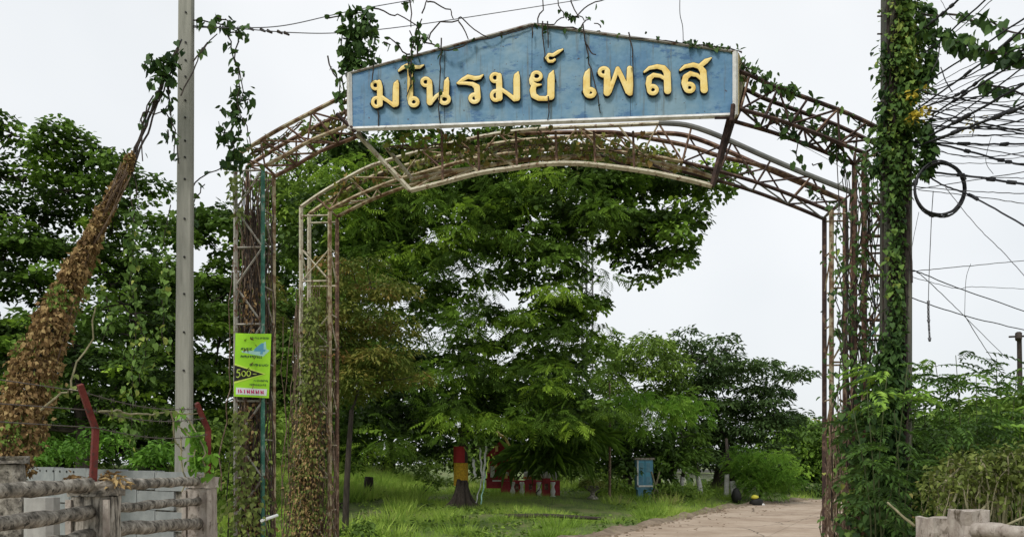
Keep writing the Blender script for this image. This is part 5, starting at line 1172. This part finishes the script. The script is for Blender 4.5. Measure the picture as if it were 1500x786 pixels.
vine_on('creeper', 'thin creeper trailing along the barbed wire between the red arms', [([P(145, 602, 5.5), P(180, 604, 6), P(220, 608, 6.6), P(248, 602, 7.1), P(290, 605, 7.4)], 9, .03), ([P(60, 600, 6), P(90, 575, 6), P(118, 572, 5.6)], 5, .03), ([P(105, 575, 6.5), P(112, 530, 6.5), P(135, 470, 6.5), P(140, 450, 6.5)], 5, .03), ([P(250, 602, 7.1), P(255, 640, 7.2), P(268, 660, 7.2)], 8, .03)], 'olive_leaf', leaf=.06, tint=.5, group=GV, stem='pale_stem')
# dead litter on top of the first fence post
L = Leaves(); 
for x, y in ((105, 700), (118, 706), (160, 700), (170, 704), (150, 698)): pads(L, [P(x, y, 5.5)], .07, .05, 60, .06, .4, T_LEAF, .4, .15, .2)
o = L.build('dead_leaves', M['dry_leaf']); o['kind'] = 'stuff'; tag(o, 'dry leaf litter heaped on the first fence post', 'leaves')

# ================================================================== RIGHT SHRUBS
tree('bush', 'dense dark shrub mass behind the right gateway pillar', base_at(1330, 13), P(1330, 700, 13),
     B((1290, 640, 34, 34), (1335, 640, 36, 26), (1310, 700, 46, 40), (1370, 680, 50, 40), (1330, 770, 60, 40), (1280, 770, 20, 36), dens=2.0, d=12.5, rz=1.0), 'dark_leaf', (.35, .2, 70), (.16, .42), tint=.3, trunk_r=.06, cat='bush')
tree('bush', 'wide mid green shrub mass at the right edge behind the pale fence', base_at(1450, 14), P(1440, 720, 14),
     B((1400, 628, 40, 20), (1450, 612, 50, 22), (1500, 596, 40, 30), (1420, 650, 60, 34), (1490, 650, 60, 34), (1440, 720, 70, 40), (1520, 720, 60, 60), (1540, 620, 50, 50), dens=1.1, d=13.5, rz=1.2), 'mid_leaf', (.4, .25, 70), (.2, .42), tint=.5, trunk_r=.06, cat='bush')
# compound fronds, each one an object sharing two meshes
def frond_mesh(name, k, Lf, lw, ll, tint, seed):
    r_ = random.Random(seed); L = Leaves(); pos = []; dr = []; ln = []
    for i in range(k):
        t = (i + 1) / (k + .3); x = Lf * t; z = -.35 * Lf * t * t
        for s in (1, -1): pos.append((x, s * .004, z)); dr.append((.45 + .5 * t, s * (1 - .35 * t), -.35 + r_.uniform(-.12, .12))); ln.append(ll * (1 - .35 * abs(t - .5)) * r_.uniform(.85, 1.1))
    pos.append((Lf, 0, -.35 * Lf)); dr.append((1, 0, -.6)); ln.append(ll)
    ln = np.array(ln); L.add(T_LEAF, pos, dr, ln, ln * lw, tint + nr.normal(0, .06, len(ln)), nr.normal(0, .2, len(ln)))
    mb = MB(); mb.tube([(Lf * t, 0, -.35 * Lf * t * t) for t in (0, .3, .6, .85, 1)], .005, .002, 4)
    V = np.array([tuple(v) for v in mb.v]); Fq = mb.f; tri = []
    for f in Fq: tri += [[f[0], f[i], f[i + 1]] for i in range(1, len(f) - 1)]
    L.V.append(V); L.F.append(np.array(tri) + L.n); L.T.append(np.full(len(V), .3)); L.n += len(V)
    o = L.build(name, M['frond_leaf'], None); me = o.data; bpy.data.objects.remove(o); return me
M['frond_leaf'] = leafmat('frond_leaf', [(0, (.025, .055, .016, 1)), (.5, (.09, .18, .03, 1)), (.8, (.24, .42, .06, 1)), (1, (.34, .52, .08, 1))], .3, .45, .25)
M['olive_stem'] = surf('olive_stem', [(.3, (.04, .05, .02, 1)), (.7, (.1, .12, .05, 1))], 14, .9, .3)
fm = [frond_mesh('frond', 7, .42, .36, .125, .5, 1), frond_mesh('frond', 5, .36, .40, .15, .8, 2), frond_mesh('frond', 7, .5, .32, .125, .24, 3)]
def shrub(lab, px, d, stems, zones, seed):
    r_ = random.Random(seed); base = base_at(px, d); base.z = 0; rt = thing('leafy_shrub', lab, 'shrub', base, 'feather leaved shrubs by the right pillar')
    tips = []
    for (x, y, dd_) in stems:
        tp_ = P(x, y, dd_); line = spline([base + Vector((r_.uniform(-.2, .2), r_.uniform(-.15, .15), 0)), base.lerp(tp_, .5) + Vector((r_.uniform(-.1, .1), 0, .1)), tp_], 5)
        mb = MB(); mb.tube(line, .010, .004, 6); mb.build('stem', M['olive_stem'], rt, True); tips.append(line)
    for (cx, cy, rx, ry, n, mesh) in zones:
        for k in range(n):
            x = cx + r_.uniform(-rx, rx); y = cy + r_.uniform(-ry, ry); p_ = P(x, y, d + r_.uniform(-.5, .5))
            near_ = min((q for l in tips for q in l), key=lambda q: (q - p_).length)
            o = bpy.data.objects.new('frond', fm[mesh if r_.random() < .8 else r_.randrange(3)]); C.objects.link(o); o.parent = rt; o.location = p_ - base
            v = p_ - near_; a = math.atan2(v.y, v.x) + r_.uniform(-.9, .9)
            o.rotation_euler = (r_.uniform(-.3, .3), r_.uniform(-.35, .15), a); s_ = r_.uniform(.6, 1.0); o.scale = (s_, s_, s_)
shrub('bright feathery shrub sprawling across the foot of the right pole', 1300, 8.2, [(1270, 570, 8.1), (1300, 540, 8.1), (1330, 530, 8.1), (1250, 600, 8.1), (1345, 570, 8.1), (1310, 600, 8)], [(1298, 587, 36, 15, 20, 1), (1308, 547, 34, 12, 10, 1), (1320, 560, 50, 25, 14, 0), (1300, 640, 50, 40, 20, 2), (1305, 735, 34, 50, 46, 2), (1320, 660, 44, 40, 26, 0), (1290, 670, 16, 40, 8, 2)], 3)
shrub('tall feathery shrub arching against the sky right of the pole', 1400, 9.0, [(1370, 530, 8.9), (1400, 520, 9), (1430, 550, 9), (1350, 560, 8.9), (1390, 600, 8.8), (1420, 610, 9)], [(1355, 545, 24, 12, 8, 2), (1425, 522, 22, 8, 5, 2), (1375, 530, 14, 6, 3, 2), (1390, 555, 36, 20, 14, 0), (1430, 560, 30, 20, 10, 0), (1390, 610, 50, 30, 40, 0), (1370, 670, 50, 40, 40, 2), (1430, 650, 40, 30, 20, 2)], 5)
shrub('feathery shrub filling the right edge above the tangled creeper', 1480, 9.4, [(1460, 525, 9.3), (1490, 540, 9.3), (1520, 530, 9.3), (1450, 580, 9.2), (1500, 600, 9.2)], [(1470, 550, 34, 14, 9, 0), (1490, 590, 40, 26, 18, 0), (1450, 620, 40, 24, 24, 0), (1490, 640, 40, 24, 26, 0)], 8)
# tangled olive creeper over the pale fence
tg = thing('creeper', 'olive green tangled creeper with bare arching stems over the pale right fence', 'creeper', base_at(1450, 6.9), GV)
mb = MB(); L = Leaves()
for k in range(46):
    x0 = rnd.uniform(1370, 1530); x1 = x0 + rnd.uniform(-70, 70); xm = (x0 + x1) / 2 + rnd.uniform(-20, 20); d = rnd.uniform(6.5, 7.6); yt = rnd.uniform(655, 700) + max(0, (1420 - xm) * .5)
    line = spline([P(x0, rnd.uniform(760, 800), d), P((x0 + xm) / 2, (yt + 760) / 2 - 15, d), P(xm, yt, d), P((x1 + xm) / 2 + 8, yt + 30, d), P(x1 + 12, yt + rnd.uniform(40, 100), d)], 4)
    mb.tube([q_ + Vector((rnd.uniform(-.012, .012), 0, rnd.uniform(-.012, .012))) for q_ in line], .006 * rnd.uniform(.6, 1.5), .003, 5)
    A = np.array([tuple(v) for v in line]); n = 85; t = nr.uniform(.25, .9, n) * (len(A) - 1); i0 = t.astype(int); f = (t - i0)[:, None]; pos = A[i0] * (1 - f) + A[i0 + 1] * f + nr.normal(0, .05, (n, 3))
    d_l = nr.normal(0, .8, (n, 3)); d_l[:, 2] -= .5; ln = .042 * nr.uniform(.6, 1.3, n); L.add(T_HEART, pos, d_l, ln, ln * .75, .45 + nr.normal(0, .2, n))
for (a, b) in (((1388, 760, 6.6), (1410, 700, 6.8)), ((1372, 716, 6.8), (1412, 680, 6.9)), ((1432, 752, 6.6), (1480, 705, 6.8)), ((1340, 770, 7), (1300, 735, 7.2)), ((1460, 775, 6.4), (1510, 752, 6.5))):
    mb.tube(wig(P(*a), P(*b), 6, .01), .013, .009, 6)
mb.build('stems', M['pale_stem'], tg, True); o = L.build('foliage', M['olive_leaf'], tg); o['kind'] = 'stuff'

# ================================================================== CABLES
cabs = [  # points (px, py, depth), radius, material
 ([(1340, 52, 8.4), (1375, 25, 8), (1410, -6, 7.6)], .014, 0), ([(1345, 85, 8.4), (1390, 48, 8), (1450, -6, 7.4)], .011, 0), ([(1380, 62, 8), (1420, 30, 7.7), (1462, -8, 7.3)], .006, 1),
 ([(1350, 125, 8.4), (1420, 80, 7.6), (1520, 14, 6.6)], .011, 0), ([(1350, 155, 8.4), (1430, 98, 7.5), (1520, 26, 6.6)], .012, 0), ([(1352, 140, 8.4), (1425, 108, 7.6), (1520, 52, 6.6)], .008, 0),
 ([(1345, 160, 8.4), (1400, 140, 7.9), (1440, 115, 7.5), (1520, 58, 6.6)], .013, 0), ([(1365, 168, 8.3), (1430, 128, 7.6), (1520, 72, 6.6)], .012, 0), ([(1360, 195, 8.3), (1430, 150, 7.6), (1520, 82, 6.6)], .009, 0),
 ([(1345, 208, 8.4), (1420, 168, 7.7), (1520, 112, 6.7)], .016, 0), ([(1340, 216, 8.4), (1420, 186, 7.7), (1520, 148, 6.7)], .017, 0), ([(1372, 206, 8.2), (1440, 178, 7.6), (1520, 140, 6.8)], .010, 0),
 ([(1345, 135, 8.4), (1400, 118, 8), (1520, 96, 7)], .005, 1), ([(1350, 150, 8.4), (1420, 132, 8), (1520, 104, 7)], .005, 1), ([(1355, 165, 8.4), (1430, 158, 8), (1520, 170, 7)], .006, 1), ([(1350, 176, 8.4), (1430, 172, 8), (1520, 182, 7)], .008, 0),
 ([(1350, 190, 8.4), (1440, 186, 8), (1520, 196, 7)], .006, 1), ([(1355, 182, 8.4), (1440, 170, 8), (1520, 160, 7)], .005, 1), ([(1360, 200, 8.4), (1440, 198, 8), (1520, 204, 7)], .005, 1),
 ([(1340, 207, 8.4), (1420, 211, 8), (1520, 211, 7)], .013, 0), ([(1352, 206, 8.4), (1420, 222, 8), (1480, 238, 7.4), (1520, 243, 7)], .014, 0), ([(1350, 200, 8.4), (1420, 215, 8), (1520, 232, 7)], .007, 1),
 ([(1340, 250, 8.5), (1420, 258, 8), (1520, 273, 7)], .015, 0), ([(1340, 240, 8.5), (1375, 268, 8.3), (1425, 288, 8), (1520, 342, 7)], .012, 0), ([(1332, 278, 8.6), (1400, 268, 8.2), (1520, 248, 7)], .006, 1),
 ([(1330, 272, 8.6), (1370, 276, 8.3), (1440, 281, 8), (1520, 284, 7)], .006, 1), ([(1345, 278, 8.5), (1430, 288, 8), (1520, 301, 7)], .006, 1), ([(1352, 238, 8.5), (1420, 239, 8), (1520, 239, 7)], .005, 1),
 ([(1385, 275, 8.3), (1430, 330, 8), (1470, 370, 7.7), (1520, 425, 7.2)], .005, 1), ([(1330, 398, 8.6), (1400, 391, 9), (1520, 380, 10)], .006, 1), ([(1330, 394, 8.6), (1350, 400, 8.7), (1410, 424, 9.2), (1520, 462, 10)], .008, 0),
 ([(1330, 404, 8.6), (1400, 422, 9.5), (1430, 420, 10), (1520, 424, 12)], .005, 1), ([(1330, 434, 8.6), (1410, 461, 9.4), (1520, 488, 10.5)], .008, 0), ([(1340, 396, 8.6), (1360, 412, 9), (1412, 462, 11), (1475, 525, 14)], .006, 0),
 ([(1413, 462, 11), (1440, 505, 13), (1470, 550, 16)], .007, 0), ([(1372, 150, 8.2), (1420, 160, 8), (1428, 180, 8), (1424, 200, 7.9)], .005, 1), ([(1377, 58, 8.1), (1374, 85, 8.1), (1365, 105, 8.2)], .009, 1), ([(1378, 98, 8), (1386, 120, 8), (1395, 135, 8)], .008, 0),
 ([(1367, 280, 8.4), (1364, 330, 8.4), (1360, 440, 8.4), (1362, 500, 8.4)], .006, 1), ([(1346, 310, 8.5), (1338, 350, 8.5), (1330, 395, 8.6)], .004, 1), ([(1422, 386, 9), (1415, 410, 9.1), (1413, 462, 9.3)], .004, 1), ([(1452, 200, 7.8), (1444, 235, 7.8), (1455, 255, 7.8)], .004, 1), ([(1378, 0, 8), (1400, 30, 7.9), (1470, 40, 7.4), (1520, 30, 7)], .004, 1),
]
rc_ = random.Random(5)
for k in range(22):
    y0 = rc_.uniform(130, 262); y1 = y0 + rc_.uniform(-95, 45) if k % 2 else y0 + rc_.uniform(-25, 30); r_ = rc_.choice((.004, .005, .006, .009)); sag = rc_.uniform(-3, 12)
    cabs.append(([(1338 + rc_.uniform(0, 22), y0, 8.4), (1400, y0 + (y1 - y0) * .35 + sag, 8), (1460, y0 + (y1 - y0) * .68 + sag, 7.6), (1521, y1, 7)], r_, 1 if r_ < .006 and k % 3 else 0))
fr_top = ['topmost', 'second', 'third', 'fourth', 'fifth', 'sixth', 'seventh', 'eighth', 'ninth', 'tenth', 'eleventh', 'twelfth', 'thirteenth', 'fourteenth', 'fifteenth', 'sixteenth', 'seventeenth', 'eighteenth', 'nineteenth', 'twentieth', 'twenty first', 'twenty second', 'twenty third', 'twenty fourth', 'twenty fifth', 'twenty sixth', 'twenty seventh', 'twenty eighth', 'twenty ninth', 'thirtieth', 'thirty first', 'thirty second', 'thirty third', 'thirty fourth'] + ['thirty ' + x for x in ('fifth', 'sixth', 'seventh', 'eighth', 'ninth')] + ['fortieth'] + ['forty ' + x for x in ('first', 'second', 'third', 'fourth', 'fifth', 'sixth', 'seventh', 'eighth', 'ninth')] + ['fiftieth'] + ['fifty ' + x for x in ('first', 'second', 'third', 'fourth', 'fifth', 'sixth')]
edge = sorted([i for i, c in enumerate(cabs) if c[0][-1][0] >= 1520], key=lambda i: cabs[i][0][-1][1]); rank = {i: k for k, i in enumerate(edge)}
oth = {0: 'thick black cable leaving through the top edge nearest the right pole', 1: 'black cable leaving through the top edge, second from the right pole', 2: 'thin grey cable leaving through the top edge, third from the pole',
       33: 'thin dark line dropping diagonally from the pole to the far shrubs', 34: 'dark line falling steeply from the cable crossing to the far shrubs', 35: 'short grey loose loop among the upper cables', 36: 'short grey dangling end beside the upper pole', 37: 'short thick black splice hanging under the upper cables',
       38: 'knotted grey line hanging straight down beside the cable coil', 39: 'faint grey line hanging close along the pole under the coil', 40: 'short faint line hanging between the two lower cables', 41: 'short curling grey line right of the cable coil'}
for i, (pts, r, g_) in enumerate(cabs):
    r *= .72; line = spline([P(*p_) for p_ in pts], 10)
    line = [p_ + Vector((0, 0, rnd.uniform(-.004, .004))) for p_ in line]
    mb = MB(); mb.tube(line, r, r, 6)
    if r >= .008 and i < 34:
        for k in range(3): j = rnd.randrange(4, len(line) - 4); mb.tube([line[j], line[j + 1]], r * 1.9, r * 1.9, 6)
    if i == 38:
        for k in range(20, len(line) - 1): mb.tube([line[k], line[k + 1]], rnd.uniform(.008, .022), .010, 5)
    o = mb.build('cable', M['grey_cable' if g_ else 'black_cable'], None, True)
    if i in rank: lab = '%s %s cable meeting the right edge, %s counting down from the top' % ('thick' if r > .0125 else ('thin' if r < .0075 else 'medium'), 'grey' if g_ else 'black', fr_top[rank[i]])
    else: lab = oth[i]
    tag(o, lab, 'cable', 'cables fanning out from the right pole')
co = MB(); cc = P(1377, 277, 8.2)
for k in range(6):
    ex = rnd.uniform(-.008, .008); ey = rnd.uniform(-.012, .012); rr_ = .253 + rnd.uniform(-.012, .012)
    co.tube([cc + Vector((math.cos(a) * rr_ * (1.0 + .02 * math.sin(2 * a + k)) + ex, ey + .03 * math.sin(a + k), math.sin(a) * rr_ * 1.05 + .008 * math.sin(3 * a + k))) for a in [2 * math.pi * j / 36 for j in range(37)]], .0075, .0075, 6)
for a in (.4, 2.9, 4.4): v = Vector((math.cos(a) * .255, 0, math.sin(a) * .268)); tdir = Vector((-math.sin(a), 0, math.cos(a))) * .02; co.tube([cc + v - tdir, cc + v + tdir], .026, .026, 8)
o = co.build('cable_coil', M['black_cable'], None, True); tag(o, 'round coil of black cable hanging right of the creeper covered pole', 'cable coil')
lw = [([(283, 40, 8.8), (350, 41, 9.2), (420, 37, 9.8), (520, 15, 10.6), (640, -6, 11.5)], 'upper thin overhead wire running from the grey pole to the top edge', .006),
      ([(283, 38, 8.8), (350, 42, 9.2), (430, 48, 9.8), (500, 48, 10.4), (600, 38, 11), (760, 14, 12), (900, -8, 13)], 'lower thin overhead wire passing behind the leafy column above the sign', .006),
      ([(996, -10, 9.6), (996, 20, 9.6), (1000, 40, 9.6), (1001, 70, 9.6)], 'thin wire hanging down behind the right slope of the sign', .005),
      ([(1130, 185, 10), (1160, 205, 10), (1210, 232, 10.5), (1240, 250, 11)], 'faint thin wire between the two arches on the right', .003)]
for pts, lab, r in lw:
    mb = MB(); mb.tube(spline([P(*p_) for p_ in pts], 8), r, r, 5); o = mb.build('overhead_wire', M['grey_cable'], None, True); tag(o, lab, 'wire')
mb = MB()
for x, y in ((385, 44), (395, 46), (410, 47), (420, 49), (368, 42)): c = P(x, y, 9.6); mb.tube([c + Vector((-.03, 0, .01)), c + Vector((.03, 0, -.02))], .02, .012, 5)
o = mb.build('cable_wrap', M['dark_stem']); tag(o, 'dark clumps of dead vine caught on the wires near the left pole', 'dead vine')

for y in (297, 345, 403, 468, 540, 705):
    bar(near, 'rung', 'rust', [G(1262, y, CN, .02), G(1312, y, CN, .02)], .013)
bar(near, 'brace', 'green_paint', [G(1268, 500, CN, .0), G(1308, 452, CN, .0)], .012); bar(near, 'brace', 'rust', [G(1266, 290, CN, .0), G(1302, 340, CN, .0)], .012)
